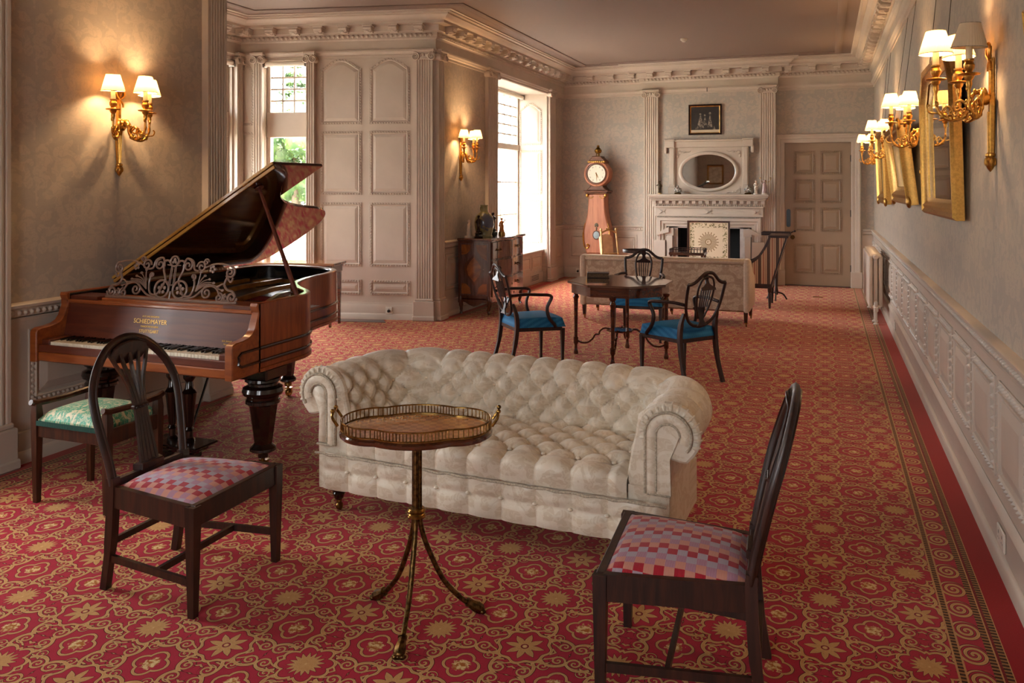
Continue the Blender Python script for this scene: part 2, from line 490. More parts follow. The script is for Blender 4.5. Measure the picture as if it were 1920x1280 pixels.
# ---------------------------------------------------------------- the room
XR, XL, YE, YB, ZC = .74, -4.5, 14.6, -3.0, 3.76
BX, BY0, BY1 = -6.99, 5.92, 8.72
PER = [(XR,YB),(XR,YE),(-.76,YE),(-.76,YE-.1),(-3.0,YE-.1),(-3.0,YE),(XL,YE),(XL,9.25),(BX,BY1),(BX,BY0),(XL,5.39),(XL,YB)]
def frame(a, b):
    A = Vector((a[0],a[1],0)); B = Vector((b[0],b[1],0)); d = (B-A).normalized(); w = Vector((-d.y, d.x, 0))
    return basis(B, -d, Vector((0,0,1)), w), (B-A).length
def slab(name, z0, z1, mat, pts):
    mb = MB(); mb.prism(pts, z0, z1); return struct(mb.build(name, mat, smooth=0))
OUT = [(XR+.3,YB-.3),(XR+.3,YE+.3),(XL-.9,YE+.3),(XL-.9,9.6),(BX-.2,9.3),(BX-.2,5.4),(XL-.9,5.0),(XL-.9,YB-.3)]
floor = slab('floor', -.12, 0.0, CARPET, OUT)
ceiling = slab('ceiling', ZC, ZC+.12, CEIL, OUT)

def wall_mesh(L, H, holes, thick, ext0=0.0, ext1=0.0):
    mb = MB(); u = -ext0
    for (u0, u1, z0, z1) in sorted(holes):
        if u0 > u: mb.box(u, u0, 0, H, -thick, 0)
        if z0 > 0: mb.box(u0, u1, 0, z0, -thick, 0)
        if z1 < H: mb.box(u0, u1, z1, H, -thick, 0)
        u = u1
    if u < L+ext1: mb.box(u, L+ext1, 0, H, -thick, 0)
    return mb
FR, LR = frame(PER[0], PER[1]); FE, LE = frame(PER[1], PER[2]); FC, LC = frame(PER[3], PER[4]); FE2, LE2 = frame(PER[5], PER[6])
FL, LL = frame(PER[6], PER[7]); FA, LA = frame(PER[7], PER[8]); FB, LB = frame(PER[8], PER[9]); FD, LD = frame(PER[9], PER[10])
FN, LN = frame(PER[10], PER[11]); FK, LK = frame(PER[11], PER[0])
wall_right = struct(wall_mesh(LR, ZC, [], .2, .2, .2).build('wall_right', PAPER_Y, smooth=0, M=None)); wall_right.data.transform(FR)
def setw(name, F, mb, mat):
    mb.v = [tuple(F @ Vector(p)) for p in mb.v]
    return struct(mb.build(name, mat, smooth=0))
# door opening in the end wall, right of the chimney breast
wall_end = setw('wall_end', FE, wall_mesh(LE, ZC, [(.127, 1.158, 0, 2.37)], .2, 0, .2), PAPER_X)
wall_breast = setw('wall_chimney_breast', FC, wall_mesh(LC, ZC, [(.62, 1.66, 0, .95)], .3), PAPER_X)
wall_end2 = setw('wall_end_corner', FE2, wall_mesh(LE2, ZC, [], .2, .2, 0), PAPER_X)
WIN_U0, WIN_U1 = 11.28-9.25, 13.68-9.25
wall_left = setw('wall_left', FL, wall_mesh(LL, ZC, [(WIN_U0, WIN_U1, 0, 3.24)], .6), PAPER_Y)
wall_bay = setw('wall_bay_far', FA, wall_mesh(LA, ZC, [(LA-2.21, LA-1.64, .5, 3.24)], .2), PAINT)
wall_bayf = setw('wall_bay_front', FB, wall_mesh(LB, ZC, [(.20, 1.10, .5, 3.24), (1.72, 2.64, .5, 3.24)], .2, .1, .1), PAINT)
wall_bayn = setw('wall_bay_near', FD, wall_mesh(LD, ZC, [], .2), PAINT)
wall_near = setw('wall_left_near', FN, wall_mesh(LN, ZC, [(5.1, 6.04, .5, 3.24)], .6), PAPER_Y)
wall_back = setw('wall_back', FK, wall_mesh(LK, ZC, [(.94, 3.24, .5, 3.24)], .2, .2, .6), PAPER_X)

# ---- panels with egg moulding
def rect(w, h): return [(0,0),(w,0),(w,h),(0,h)]
def arched(w, h, rise):
    pts = [(0,0),(w,0),(w,h-rise)]
    for i in range(1, 12):
        t = i/12; x = w*(1-t); k = math.sin(PI*t); pts.append((x, h-rise+rise*(k**1.25)))
    return pts+[(0,h-rise)]
PROF = [(0,0),(0,.007),(.006,.009),(.010,.004),(.040,.004),(.044,.018),(.052,.013),(.060,.003),(.072,.003),(.075,.007),(.12,.018)]
def pprof(k): return [(d*k, z*k) for d, z in PROF]
EGGV = None
def eggs(mb, poly, inset_d, h, pitch, size):
    path = inset(poly, inset_d); n = len(path)
    for i in range(n):
        a = Vector(path[i]); b = Vector(path[(i+1) % n]); L = (b-a).length
        m = max(1, int(round(L/pitch)))
        d = (b-a)/L; ang = math.atan2(d.y, d.x)
        for k in range(m):
            c = a+d*(L*(k+.5)/m)
            M = T(c.x, c.y, h) @ RZ(ang) @ Matrix.Diagonal((size*.85, size*.85, size*1.0, 1))
            mb.add([(1,0,0),(.35,.9,0),(-.6,.75,0),(-1,0,0),(-.6,-.75,0),(.35,-.9,0),(.2,0,1)],
                   [(0,1,6),(1,2,6),(2,3,6),(3,4,6),(4,5,6),(5,0,6)], M)
_pc = {}
def panel(parent, F, u, z, w, h, k=1.0, rise=0.0, mat=None, pitch=.034, egg=True, name='panel', off=.002):
    key = (round(w,3), round(h,3), k, rise, pitch, egg, mat.name if mat else '')
    if key not in _pc:
        poly = arched(w, h, rise) if rise else rect(w, h)
        mb = MB(); mb.sweep(poly, pprof(k), True, fill=True); me = mb.build('tmp_panel', mat or PAINT, smooth=0)
        m2 = None
        if egg:
            eb = MB(); eggs(eb, poly, .025*k, .004*k, pitch, min(pitch*.46, .0235)); m2 = eb.build('tmp_egg', mat or PAINT, smooth=60, fixn=False)
        _pc[key] = (me.data, m2.data if m2 else None)
        bpy.data.objects.remove(me)
        if m2: bpy.data.objects.remove(m2)
    me, m2 = _pc[key]
    o = link(name, me, parent, F @ T(u, z, off))
    if m2: stuff(link('egg_moulding', m2, o))
    return o
def wainscot(parent, F, u0, u1, z0=0.0, z1=.90, th=.012, name='wainscot'):
    mb = MB(); mb.box(u0, u1, z0, z1, -.01, th); mb.v = [tuple(F @ Vector(p)) for p in mb.v]
    return mb.build(name, PAINT, parent, smooth=0)
wainscot(wall_right, FR, 0, LR)
for i in range(19):                                    # panel row on the long right wall
    y1 = 4.99-.68*1 + .68*(i-2); 
    panel(wall_right, FR, YE-(y1+.585), .335, .585, .455, mat=PAINT, pitch=.05, off=.012)
wainscot(wall_end, FE, 1.32, LE)
wainscot(wall_end2, FE2, 0, LE2); 
for u in (.12, .82): panel(wall_end2, FE2, u, .33, .56, .46, mat=PAINT, egg=False, off=.012)
wainscot(wall_left, FL, 0, WIN_U0); wainscot(wall_left, FL, WIN_U1, LL)
for u in (.28, .95): panel(wall_left, FL, u, .33, .55, .46, mat=PAINT, egg=False, off=.012)
panel(wall_left, FL, WIN_U1+.42, .33, .36, .46, mat=PAINT, egg=False, off=.012)
wainscot(wall_near, FN, 6.08, LN)
for y in (3.66, 4.38): panel(wall_near, FN, y+3.0, .335, .62, .455, mat=PAINT, off=.012)
wainscot(wall_near, FN, 0, 5.1)
# tall panelled wall of the bay
for t0, t1 in ((.83, .309), (1.47, .933)):
    u = LA-t0; w = t0-t1
    panel(wall_bay, FA, u, 2.42, w, .83, k=.68, rise=.13, pitch=.036)
    panel(wall_bay, FA, u, 1.54, w, .80, k=.68, pitch=.036)
    panel(wall_bay, FA, u, .65, w, .80, k=.68, pitch=.036)
    panel(wall_bay, FA, u, .295, w, .19, pitch=.036, k=.68)
for z, h, rs in ((2.42, .80, .12), (1.54, .80, 0), (.65, .80, 0)):
    panel(wall_bay, FA, LA-2.535, z, .175, h, k=.55, rise=rs, pitch=.036)
panel(wall_bayf, FB, 1.16, 1.54, .5, .8, pitch=.04, egg=False); panel(wall_bayf, FB, 1.16, .65, .5, .8, egg=False); panel(wall_bayf, FB, 1.16, 2.42, .5, .8, egg=False)

# ---- skirting, dado rail, picture rail, cornice
def along(path, prof, name, mat=PAINT, closed=False, smooth=40):
    mb = MB(); mb.sweep(path, prof, closed, capends=not closed); return struct(mb.build(name, mat, smooth=smooth))
SK = [(0,.0),(.045,.0),(.045,.055),(.036,.07),(.030,.075),(.030,.17),(.024,.185),(.014,.19),(.012,.205),(0,.205)]
SKR = [(0,.0),(.045,.0),(.045,.055),(.036,.075),(.028,.08),(.028,.215),(.036,.225),(.030,.245),(.016,.262),(0,.262)]
along([(XR,YB),(XR,YE),(.57,YE)], SKR, 'baseboard_right')
along([(-3.0,YE),(XL,YE),(XL,13.68)], SK, 'baseboard_end')
along([(XL,11.28),(XL,9.25),(BX,BY1),(BX,BY0),(XL,5.39),(XL,YB)], SK, 'baseboard_left')
DR = [(0,.845),(.016,.845),(.02,.862),(.012,.868),(.012,.872),(.022,.876),(.022,.915),(.030,.92),(.046,.93),(.048,.945),(.036,.955),(0,.958)]
t1 = along([(XR,YB),(XR,YE),(.57,YE)], DR, 'trim_1')
t2 = along([(-3.0,YE),(XL,YE),(XL,14.02)], DR, 'trim_2')
t3 = along([(XL,10.86),(XL,9.47)], DR, 'trim_3')
t4 = along([(XL,5.17),(XL,3.52)], DR, 'trim_4')
def row(parent, a, b, d, z, pitch, sz, name='egg_moulding'):
    A = Vector(a); B = Vector(b); L = (B-A).length; e = (B-A)/L; n = Vector((-e.y, e.x)); m = int(L/pitch); mb = MB()
    for i in range(m):
        c = A+e*(pitch*(i+.5))+n*d
        M = basis(Vector((c.x, c.y, z)), Vector((e.x,e.y,0)), Vector((0,0,1)), Vector((n.x,n.y,0))*-1 if False else Vector((n.x,n.y,0))) @ Matrix.Diagonal((sz[0], sz[1], sz[2], 1))
        mb.add([(1,0,0),(.5,.9,0),(-.5,.9,0),(-1,0,0),(-.5,-.9,0),(.5,-.9,0),(.35,.3,1),(-.35,.3,1),(0,-.45,.9)],
               [(0,1,6),(1,2,7,6),(2,3,7),(3,4,8,7),(4,5,8),(5,0,6,8),(6,7,8)], M)
    return stuff(mb.build(name, PAINT, parent, smooth=70, fixn=False))
row(t1, (XR,2.6), (XR,YE), .022, .896, .05, (.021,.020,.019))
row(t2, (-3.0,YE), (XL,YE), .022, .896, .042, (.017,.018,.014))
row(t3, (XL,10.86), (XL,9.47), .022, .896, .042, (.017,.018,.014))
row(t4, (XL,5.17), (XL,3.52), .022, .896, .042, (.017,.018,.014))
PRP = [(0,3.245),(.014,3.245),(.014,3.275),(.03,3.285),(.034,3.30),(.05,3.315),(.052,3.335),(0,3.34)]
trim_pr = along(PER, PRP, 'trim_5', closed=True)
CO = [(.03,3.335),(.03,3.455),(.045,3.465),(.052,3.475),(.06,3.48),(.06,3.535),(.085,3.548),(.095,3.555),(.095,3.625),(.21,3.625),(.21,3.655),(.235,3.662),(.26,3.69),(.29,3.71),(.29,3.728),(.34,3.728),(.34,3.74),(.36,3.75),(.36,3.765)]
trim_co = along(PER, CO, 'trim_6', closed=True, mat=PAINT)
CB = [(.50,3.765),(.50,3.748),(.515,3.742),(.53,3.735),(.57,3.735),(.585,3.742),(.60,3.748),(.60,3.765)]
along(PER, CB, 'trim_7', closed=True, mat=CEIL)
mod = MB()
mod.box(-.055, .055, -.04, .035, 0, .11, .006)
mod.box(-.066, .066, .018, .04, 0, .122, .004)
mod.tube([(-.05,.0,.10),(.05,.0,.10)], .024, 8); mod.tube([(-.05,-.03,.03),(.05,-.03,.03)], .03, 8)
mod.ell((0,-.035,.06), .036, .026, .055, 8, 6)
for q_ in (-1, 1): mod.ell((q_*.03,-.03,.075), .018, .022, .035, 6, 5)
modme = mod.build('modillion', PAINT); MODM = modme.data; bpy.data.objects.remove(modme)
SEGS = [(PER[i], PER[(i+1) % len(PER)]) for i in range(len(PER))]
for i, (a, b) in enumerate(SEGS):
    if i in (11,): continue
    A = Vector(a); B = Vector(b); L = (B-A).length
    if L < .3: continue
    e = (B-A)/L; n = Vector((-e.y, e.x))
    m = max(1, int(round((L-.2)/.30)))
    vis0 = 3.0 if i in (0, 10) else None
    for k in range(m):
        c = A+e*(L*(k+.5)/m)
        if vis0 and c.y < vis0: continue
        link('modillion', MODM, trim_co, basis(Vector((c.x+n.x*.09, c.y+n.y*.09, 3.588)), Vector((-e.x,-e.y,0)), Vector((0,0,1)), Vector((n.x,n.y,0))))
    aa, bb = (A, B)
    if i == 0: aa = Vector((XR, 3.0))
    if i == 10: bb = Vector((XL, 3.0))
    row(trim_co, aa, bb, .06, 3.507, .062, (.024,.024,.024))

# ---- pilasters
def pilaster(name, F, u, w, z1=3.335, dep=.06, base=.27, nfl=6, cap=True):
    r = sroot(name)
    pl = MB(); pl.box(u-.025, u+w+.025, 0, base-.03, 0, dep+.03, .006); pl.box(u-.012, u+w+.012, base-.03, base, 0, dep+.015, .008); pl.box(u-.035, u+w+.035, 0, .06, 0, dep+.045, .01)
    sh = MB(); poly = [(u, -.005), (u, dep)]
    e = w*.07; fw = (w-2*e)/nfl
    for i in range(nfl):
        x0 = u+e+fw*i; g = fw*.68
        a = x0+(fw-g)/2
        poly += [(a, dep)]
        for k in range(1, 6): t = PI*k/6; poly.append((a+g/2-math.cos(t)*g/2, dep-math.sin(t)*g*.48))
        poly += [(a+g, dep)]
    poly += [(u+w, dep), (u+w, -.005)]
    zc = z1-.13 if cap else z1
    RZY = Matrix(((1,0,0,0),(0,0,1,0),(0,1,0,0),(0,0,0,1)))
    sh.prism(poly[::-1], base, zc, RZY)
    ob = [pl.build('plinth', PAINT, r, M=F), sh.build('shaft', PAINT, r, M=F, smooth=30)]
    if cap:
        cp = MB(); cp.box(u-.03, u+w+.03, z1-.038, z1, 0, dep+.05, .008); cp.box(u-.015, u+w+.015, z1-.05, z1-.038, 0, dep+.03)
        cp.box(u, u+w, zc, z1-.05, 0, dep+.012, .006)
        for sgn in (-1, 1):
            cx = u+w/2+sgn*(w/2-.005); cz = zc+.035
            pts = []
            for i in range(40):
                t = i/39; a = PI/2 - sgn*(t*4.2*PI)*-1; rr = .046*(1-t)**.85+.004
                pts.append((cx+math.cos(a)*rr, cz+math.sin(a)*rr, dep+.022))
            cp.tube(pts, [.012*(1-.5*i/39) for i in range(40)], 6, flat=(1.6, 1), up=(0,0,1))
            cp.lathe([(0,0),(.046,0),(.046,dep+.015),(0,dep+.018)], 18, T(cx, cz, 0))
        for k in range(3): cp.ell((u+w*(.3+.2*k), zc+.05, dep+.012), w*.07, .022, .014, 8, 6)
        ob.append(cp.build('ionic_capital', PAINT, r, M=F))
    return r
pilaster('trim_8', FA, LA-.225, .215)
pilaster('trim_9', FL, .005, .165, nfl=4)
pilaster('trim_10', FA, LA-1.635, .105, nfl=3, dep=.07)
pilaster('trim_11', FA, LA-2.335, .12, nfl=3, dep=.07)
pilaster('trim_12', FL, 10.88-9.25, .37, nfl=5, dep=.05)
pilaster('trim_13', FL, WIN_U1+.02, .32, nfl=5, dep=.05)
pilaster('trim_14', FC, .03, .25); pilaster('trim_15', FC, LC-.26, .25)
pilaster('trim_16', FN, 5.165+3, .215, nfl=6); pilaster('trim_17', FN, 3.26+3, .25, nfl=6)
pilaster('trim_18', FB, LB-.13, .11, nfl=3, dep=.06)
pilaster('trim_19', FD, .02, .2)

# ---- windows
def window(name, F, u0, u1, z0, z1, back, split, cols, rows_up, lower_cols=1, lower_rows=1, blind=True, transom=.0, blind_h=0.0, glass=None):
    r = sroot(name); W_ = u1-u0
    fr = MB(); d0, d1 = -back-.05, -back+.04
    fr.box(u0, u0+.05, z0, z1, d0, d1, .006); fr.box(u1-.05, u1, z0, z1, d0, d1, .006)
    fr.box(u0, u1, z1-.06, z1, d0, d1, .006); fr.box(u0, u1, z0, z0+.06, d0, d1, .006)
    fr.box(u0, u1, split-.03, split+transom+.03, d0, d1+.01, .008)
    fr.build('window_frame', PAINT, r, M=F)
    a0, a1 = u0+.05, u1-.05; y0, y1 = split+transom+.03, z1-.06
    def lights(y0, y1, nc, nr, nm):
        gb = MB()
        for i in range(1, nc): x = a0+(a1-a0)*i/nc; gb.box(x-.011, x+.011, y0, y1, -back-.025, -back+.02, .004)
        for j in range(1, nr): y = y0+(y1-y0)*j/nr; gb.box(a0, a1, y-.011, y+.011, -back-.025, -back+.02, .004)
        if nc*nr > 1: gb.build('glazing_bars', PAINT, r, M=F)
        pm = MB(); w_ = (a1-a0)/nc; h_ = (y1-y0)/nr; pm.box(0, w_, 0, h_, -.003, .003)
        pme = pm.build('pane', glass or GLASS, r, smooth=0, M=F @ T(a0, y0, -back))
        for i in range(nc):
            for j in range(nr):
                if i+j: link('pane', pme.data, r, F @ T(a0+w_*i, y0+h_*j, -back))
    lights(y0, y1, cols, rows_up, 'u'); lights(z0+.06, split-.03, lower_cols, lower_rows, 'l')
    if blind:
        bl = MB(); bl.tube([(u0+.02, z1-.045, -back+.11), (u1-.02, z1-.045, -back+.11)], .032, 14)
        if blind_h: bl.box(u0+.04, u1-.04, z1-.06-blind_h, z1-.05, -back+.085, -back+.09)
        bl.build('roller_blind', BLIND, r, M=F)
        bk = MB()
        for uu in (u0+.012, u1-.012): bk.box(uu-.01, uu+.01, z1-.09, z1-.005, -back+.06, -back+.15, .004)
        bk.build('blind_bracket', STEEL, r, M=F)
    return r
_b = Mat('blind_cloth', (238,230,216), .8); BLIND = _b.m
window('window_1', FA, LA-2.21, LA-1.64, .5, 3.24, .09, 2.30, 3, 4, transom=.26)
window('window_2', FB, 1.72, 2.64, .5, 3.24, .09, 2.30, 3, 4, transom=.26, glass=GLASS_DIM)
window('window_3', FB, .20, 1.10, .5, 3.24, .09, 2.30, 3, 4, transom=.26, glass=GLASS_DIM)
window('window_4', FL, WIN_U0, WIN_U1, .56, 3.24, .56, 2.30, 8, 5, lower_cols=3, lower_rows=3, transom=.04, glass=GLASS_DIM2)
window('added_window_6', FK, .94, 3.24, .5, 3.24, .09, 2.30, 4, 3, lower_cols=3, transom=.06, glass=GLASS_DIM3)  # unseen window, added to light the foreground from behind the camera
window('added_window_5', FN, 5.1, 6.04, .5, 3.24, .56, 2.30, 4, 3, lower_cols=3, transom=.06, glass=GLASS_DIM)  # unseen window, added to balance the daylight from the left
# far window: panelled reveals, soffit and window seat
def reveal(name, F, u, side):
    n = 1 if side > 0 else -1
    # plane across the wall thickness, facing along the wall
    o = F @ Vector((u, 0, 0)); U = (F.to_3x3() @ Vector((1,0,0)))
    w = U*n; v = Vector((0,0,1)); uu = v.cross(w)
    inner = F.to_3x3() @ Vector((0,0,1))
    org = o - inner*.58 if uu.dot(inner) > 0 else o
    return basis(org, uu, v, w)
seat = sroot('trim_20')
G1 = reveal('r', FL, WIN_U1, -1); G0 = reveal('r', FL, WIN_U0, 1)
for G in (G1, G0):
    mb = MB(); mb.box(0, .58, .56, 3.24, -.01, .008); mb.build('reveal_lining', PAINT, seat, smooth=0, M=G)
    for z, h, rs in ((2.36, .74, .12), (1.50, .78, 0), (.66, .76, 0)):
        panel(seat, G, .07, z, .42, h, k=.68, rise=rs, pitch=.036, off=.008)
mb = MB(); mb.box(WIN_U0, WIN_U1, .52, .56, -.60, -.055, .01); mb.build('window_seat', PAINT, seat, M=FL)
mb = MB(); mb.box(WIN_U0, WIN_U1, 0, .52, -.12, -.09); mb.box(WIN_U0, WIN_U1, 0, .19, -.12, -.07, .01); mb.build('seat_front', PAINT, seat, M=FL, smooth=0)
for k in range(4): panel(seat, FL, WIN_U0+.06+.585*k, .24, .53, .25, k=.8, egg=False, off=-.088)
vg = MB(); vg.box(13.02-9.25, 13.45-9.25, .055, .165, -.085, -.062, .004); vg.build('vent_frame', PAINT, seat, M=FL)
for k in range(4):
    s_ = MB(); s_.box(13.05-9.25, 13.42-9.25, .070+.024*k, .082+.024*k, -.064, -.060); s_.build('vent_slot', DARKPL, seat, M=FL, smooth=0)
# sills of the bay windows and of the two added windows
for F, u0, u1, nm in ((FA, LA-2.21, LA-1.64, 'trim_21'), (FB, 1.72, 2.64, 'trim_22'), (FB, .2, 1.1, 'trim_23'), (FN, 5.1, 6.04, 'trim_24'), (FK, .94, 3.24, 'trim_25')):
    mb = MB(); mb.box(u0-.03, u1+.03, .46, .50, -.5 if F is FN else -.12, .05, .01); mb.v = [tuple(F @ Vector(p)) for p in mb.v]; struct(mb.build(nm, PAINT))

# ---- door
door = sroot('door_1')
dl = MB(); dl.box(.127, 1.158, .012, 2.37, -.10, -.055); dl.build('door_leaf', DOORP, door, M=FE, smooth=0)
for j, (z, h) in enumerate(((1.84, .40), (1.37, .40), (.90, .40), (.20, .50))):
    for i in (0, 1): panel(door, FE, .27+.415*i, z, .335, h, k=.72, mat=DOORP, pitch=.03, off=-.055)
fp = MB(); pts = [(.155+.033*math.cos(a)+.0, 1.0+0*a) for a in (0,)]
poly = [(.188+.033*math.cos(PI*k/8), 1.235+.033*math.sin(PI*k/8)) for k in range(9)] + [(.188-.033*math.cos(PI*k/8), 1.0-.033*math.sin(PI*k/8)) for k in range(9)]
fp.prism(poly, -.055, -.048); fp.build('finger_plate', DARKPL, door, M=FE)
kn = MB(); kn.lathe([(0,0),(.035,0),(.035,.008),(.012,.012),(.012,.035),(.03,.045),(.034,.06),(.024,.075),(0,.078)], 18, T(.255, .80, -.055)); kn.build('door_knob', BRONZE, door, M=FE)
hg = MB()
for z in (.25, 1.15, 2.05): hg.box(1.145, 1.165, z, z+.11, -.06, -.045, .003)
hg.build('hinge', DARKPL, door, M=FE)
ARC = [(0,0),(0,.02),(.02,.03),(.06,.03),(.07,.042),(.10,.045),(.115,.055),(.135,.055),(.145,.04),(.145,0)]
ar = MB()
path = [(.127,.0),(.127,2.37),(1.158,2.37),(1.158,0)]
mb = MB(); mb.sweep(path, ARC, False); mb.box(1.15, 1.325, 0, .26, 0, .07, .006); mb.box(-.0, .135, 0, .26, 0, .07, .006)
mb.v = [tuple(FE @ Vector(p)) for p in mb.v]; struct(mb.build('trim_26', PAINT, smooth=30))
# sill board under the door
mb = MB(); mb.box(.127, 1.158, 0, .012, -.2, .03); mb.v = [tuple(FE @ Vector(p)) for p in mb.v]; struct(mb.build('trim_27', wood('threshold', (70,34,22), (50,22,16), 0), smooth=0))
# ---------------------------------------------------------------- grand piano
def text_mesh(s, size, ext=.0006, align='CENTER'):
    cu = bpy.data.curves.new('lettering', 'FONT'); cu.body = s; cu.size = size; cu.extrude = ext; cu.align_x = align; cu.resolution_u = 3
    ob = bpy.data.objects.new('lettering', cu); COL.objects.link(ob)
    dg = bpy.context.evaluated_depsgraph_get(); me = bpy.data.meshes.new_from_object(ob.evaluated_get(dg))
    bpy.data.objects.remove(ob); return me
piano = thing('grand_piano', 'polished walnut grand piano with raised lid and pierced music desk', 'piano', (-3.67, 3.6, 0))
ZB, ZT, HW = .615, 1.0, .735
plan = crom([(HW,.52,0),(.728,.68,0),(.66,.82,0),(.50,.965,0),(.34,1.15,0),(.25,1.38,0),(.205,1.6,0),(.175,1.8,0),(.10,2.0,0),(-.06,2.13,0),(-.32,2.185,0),(-.60,2.165,0),(-.725,2.06,0),(-HW,1.9,0)], 6)
plan = [(p[0], p[1]) for p in plan]
rim_path = [(HW,.22)] + plan + [(-HW,.22)]           # counter-clockwise: inside lies to the left
mb = MB(); mb.sweep(rim_path, [(0,ZB),(0,ZT-.006),(.006,ZT),(.038,ZT),(.044,ZT-.006),(.044,.88)], False)
case = mb.build('case_rim', PIANOZ, piano, smooth=40)
mb = MB(); mb.sweep(rim_path, [(.0445,.80),(.0445,ZT-.008),(.05,ZT-.012),(.05,.80)], False); mb.build('inner_lining', BLACKL, piano)
for z in (.752, .678):
    mb = MB(); mb.sweep(rim_path, [(0,z-.011),(-.010,z-.008),(-.012,z),(-.010,z+.008),(0,z+.011)], False); mb.build('case_moulding', EBON, piano)
mb = MB(); mb.sweep(rim_path, [(0,ZB-.001),(-.008,ZB+.004),(-.008,ZB+.022),(0,ZB+.026)], False); mb.build('base_moulding', PIANOX, piano)
low = inset([(HW,.02)]+plan+[(-HW,.02)], .01)
mb = MB(); mb.prism(low, ZB, ZB+.05); mb.build('bottom_board', DARKW, piano, smooth=0)
sb = inset([(HW,.30)]+plan+[(-HW,.30)], .05)
mb = MB(); mb.prism(sb, .835, .85); mb.build('soundboard', wood('spruce', (170,116,58), (140,90,42), 1, 9, .25, .5), piano, smooth=0)
# iron plate: pin block web, rim band, struts
mb = MB()
mb.prism([(-.68,.46),(.68,.46),(.68,.70),(.60,.80),(.35,.74),(-.2,.80),(-.68,.95)], .875, .90, b=.006)
pp = inset(plan+[(-HW,1.0),(HW,.6)], .055)
for a in range(6, len(plan)-6):
    pass
mb.sweep(plan, [(.05,.87),(.05,.892),(.12,.892),(.13,.87)], False)
plate = mb.build('iron_plate', IRON, piano)
for x0, x1, y1 in ((-.55,-.66,1.9),(-.22,-.42,2.0),(.08,-.12,1.95),(.36,.12,1.35),(.56,.46,.95)):
    s_ = MB(); s_.bar([(x0,.78,.905),((x0+x1)/2,(.78+y1)/2,.915),(x1,y1,.895)], .03, .03, up=(0,0,1)); s_.build('plate_strut', IRON, piano)
mb = MB()
for i in range(60):
    x = -.66+1.3*i/59; yb = 1.95-(i/59)*1.1 if i > 8 else 2.0
    mb.box(x-.0012, x+.0012, .60, max(.95, yb-.1), .886, .889)
stuff(mb.build('strings', STEEL, piano, smooth=0))
mb = MB()
for i in range(46):
    for j in range(4): mb.lathe([(.004,.90),(.004,.925),(0,.926)], 6, T(-.63+1.26*i/45, .50+.03*j+(.008 if i % 2 else 0), 0))
stuff(mb.build('tuning_pins', STEEL, piano))
mb = MB(); mb.box(.12, .46, .80, .86, .888, .902, .004); mb.box(-.1, .22, 1.0, 1.16, .886, .893, .003); mb.build('felt_strip', FELT, piano)
# cheeks with S-curved arms
cheek = [(0,ZB),(.24,ZB),(.24,.995),(.232,ZT),(.212,ZT),(.205,.985),(.212,.965),(.222,.95),(.218,.93),(.205,.90),(.192,.865),(.170,.838),(.135,.822),(.09,.815),(.03,.812),(.008,.803),(0,.785)]
YZ = Matrix(((0,0,1,0),(1,0,0,0),(0,1,0,0),(0,0,0,1)))
for sx in (-1, 1):
    mb = MB(); x0, x1 = (HW-.055, HW) if sx > 0 else (-HW, -HW+.055)
    mb.prism(cheek, x0, x1, YZ, b=.006); ck = mb.build('cheek', PIANOX, piano, smooth=30)
    mb = MB(); xo = sx*(HW+.002)
    mb.tube([(xo,.235,.752),(xo,.07,.752),(xo,.045,.735),(xo,.05,.715),(xo,.045,.695),(xo,.07,.678),(xo,.235,.678)], .008, 6); mb.build('cheek_moulding', EBON, ck)
mb = MB(); mb.box(-HW+.055, HW-.055, .012, .27, ZB+.005, .672, .006); mb.build('keybed', PIANOX, piano)
mb = MB(); mb.box(-HW+.055, HW-.055, .014, .034, .672, .716, .005); mb.box(-HW+.055, HW-.055, .02, .05, .665, .69, .003); mb.build('key_slip', PIANOR, piano)
for sx in (-1, 1):
    mb = MB(); mb.box(sx*.615, sx*(HW-.056), .034, .20, .68, .745, .006); mb.build('key_block', PIANOR, piano)
KW = 1.228/52
mb = MB(); mb.box(.0006, KW-.0006, .040, .190, .70, .732, .0015); wk = mb.build('white_key', IVORY, piano, M=T(-.614,0,0))
for i in range(1, 52): link('white_key', wk.data, piano, T(-.614+KW*i,0,0))
mb = MB(); mb.box(-.0055, .0055, .092, .192, .728, .745, .002); bk = None
for i in range(51):
    n = (i+5) % 7                                    # A0 first: C major pattern offset
    if n in (2, 6): continue
    M = T(-.614+KW*(i+1),0,0)
    if bk is None: bk = mb.build('black_key', EBKEY, piano, M=M)
    else: link('black_key', bk.data, piano, M)
# nameboard
NB0, NB1 = Vector((0,.192,.742)), Vector((0,.232,.935))
mb = MB(); mb.prism([(.192,.742),(.245,.742),(.262,.935),(.232,.935)], -HW+.055, HW-.055, YZ); nb = mb.build('nameboard', PIANOR, piano, smooth=0)
dn = (NB1-NB0).normalized(); nn = Vector((0,-dn.z,dn.y))
def letter(s, x, v, size):
    o = link('gold_lettering', text_mesh(s, size), nb, basis(NB0+dn*v+nn*.0012+Vector((x,0,0)), Vector((1,0,0)), dn, nn)); o.data.materials.clear(); o.data.materials.append(LETTER); return o
LETTER = plain('gold_transfer', (214,166,88), .35, .6)
letter('ALTE UND BERÜHMTE', -.03, .142, .0125); letter('SCHIEDMAYER', -.03, .105, .038); letter('PIANOFORTEFABRIK', -.03, .083, .0145); letter('STUTTGART', -.03, .052, .026)
letter('E.W. Schmidt', .535, .036, .0125); letter('Hannover', .535, .020, .0105)
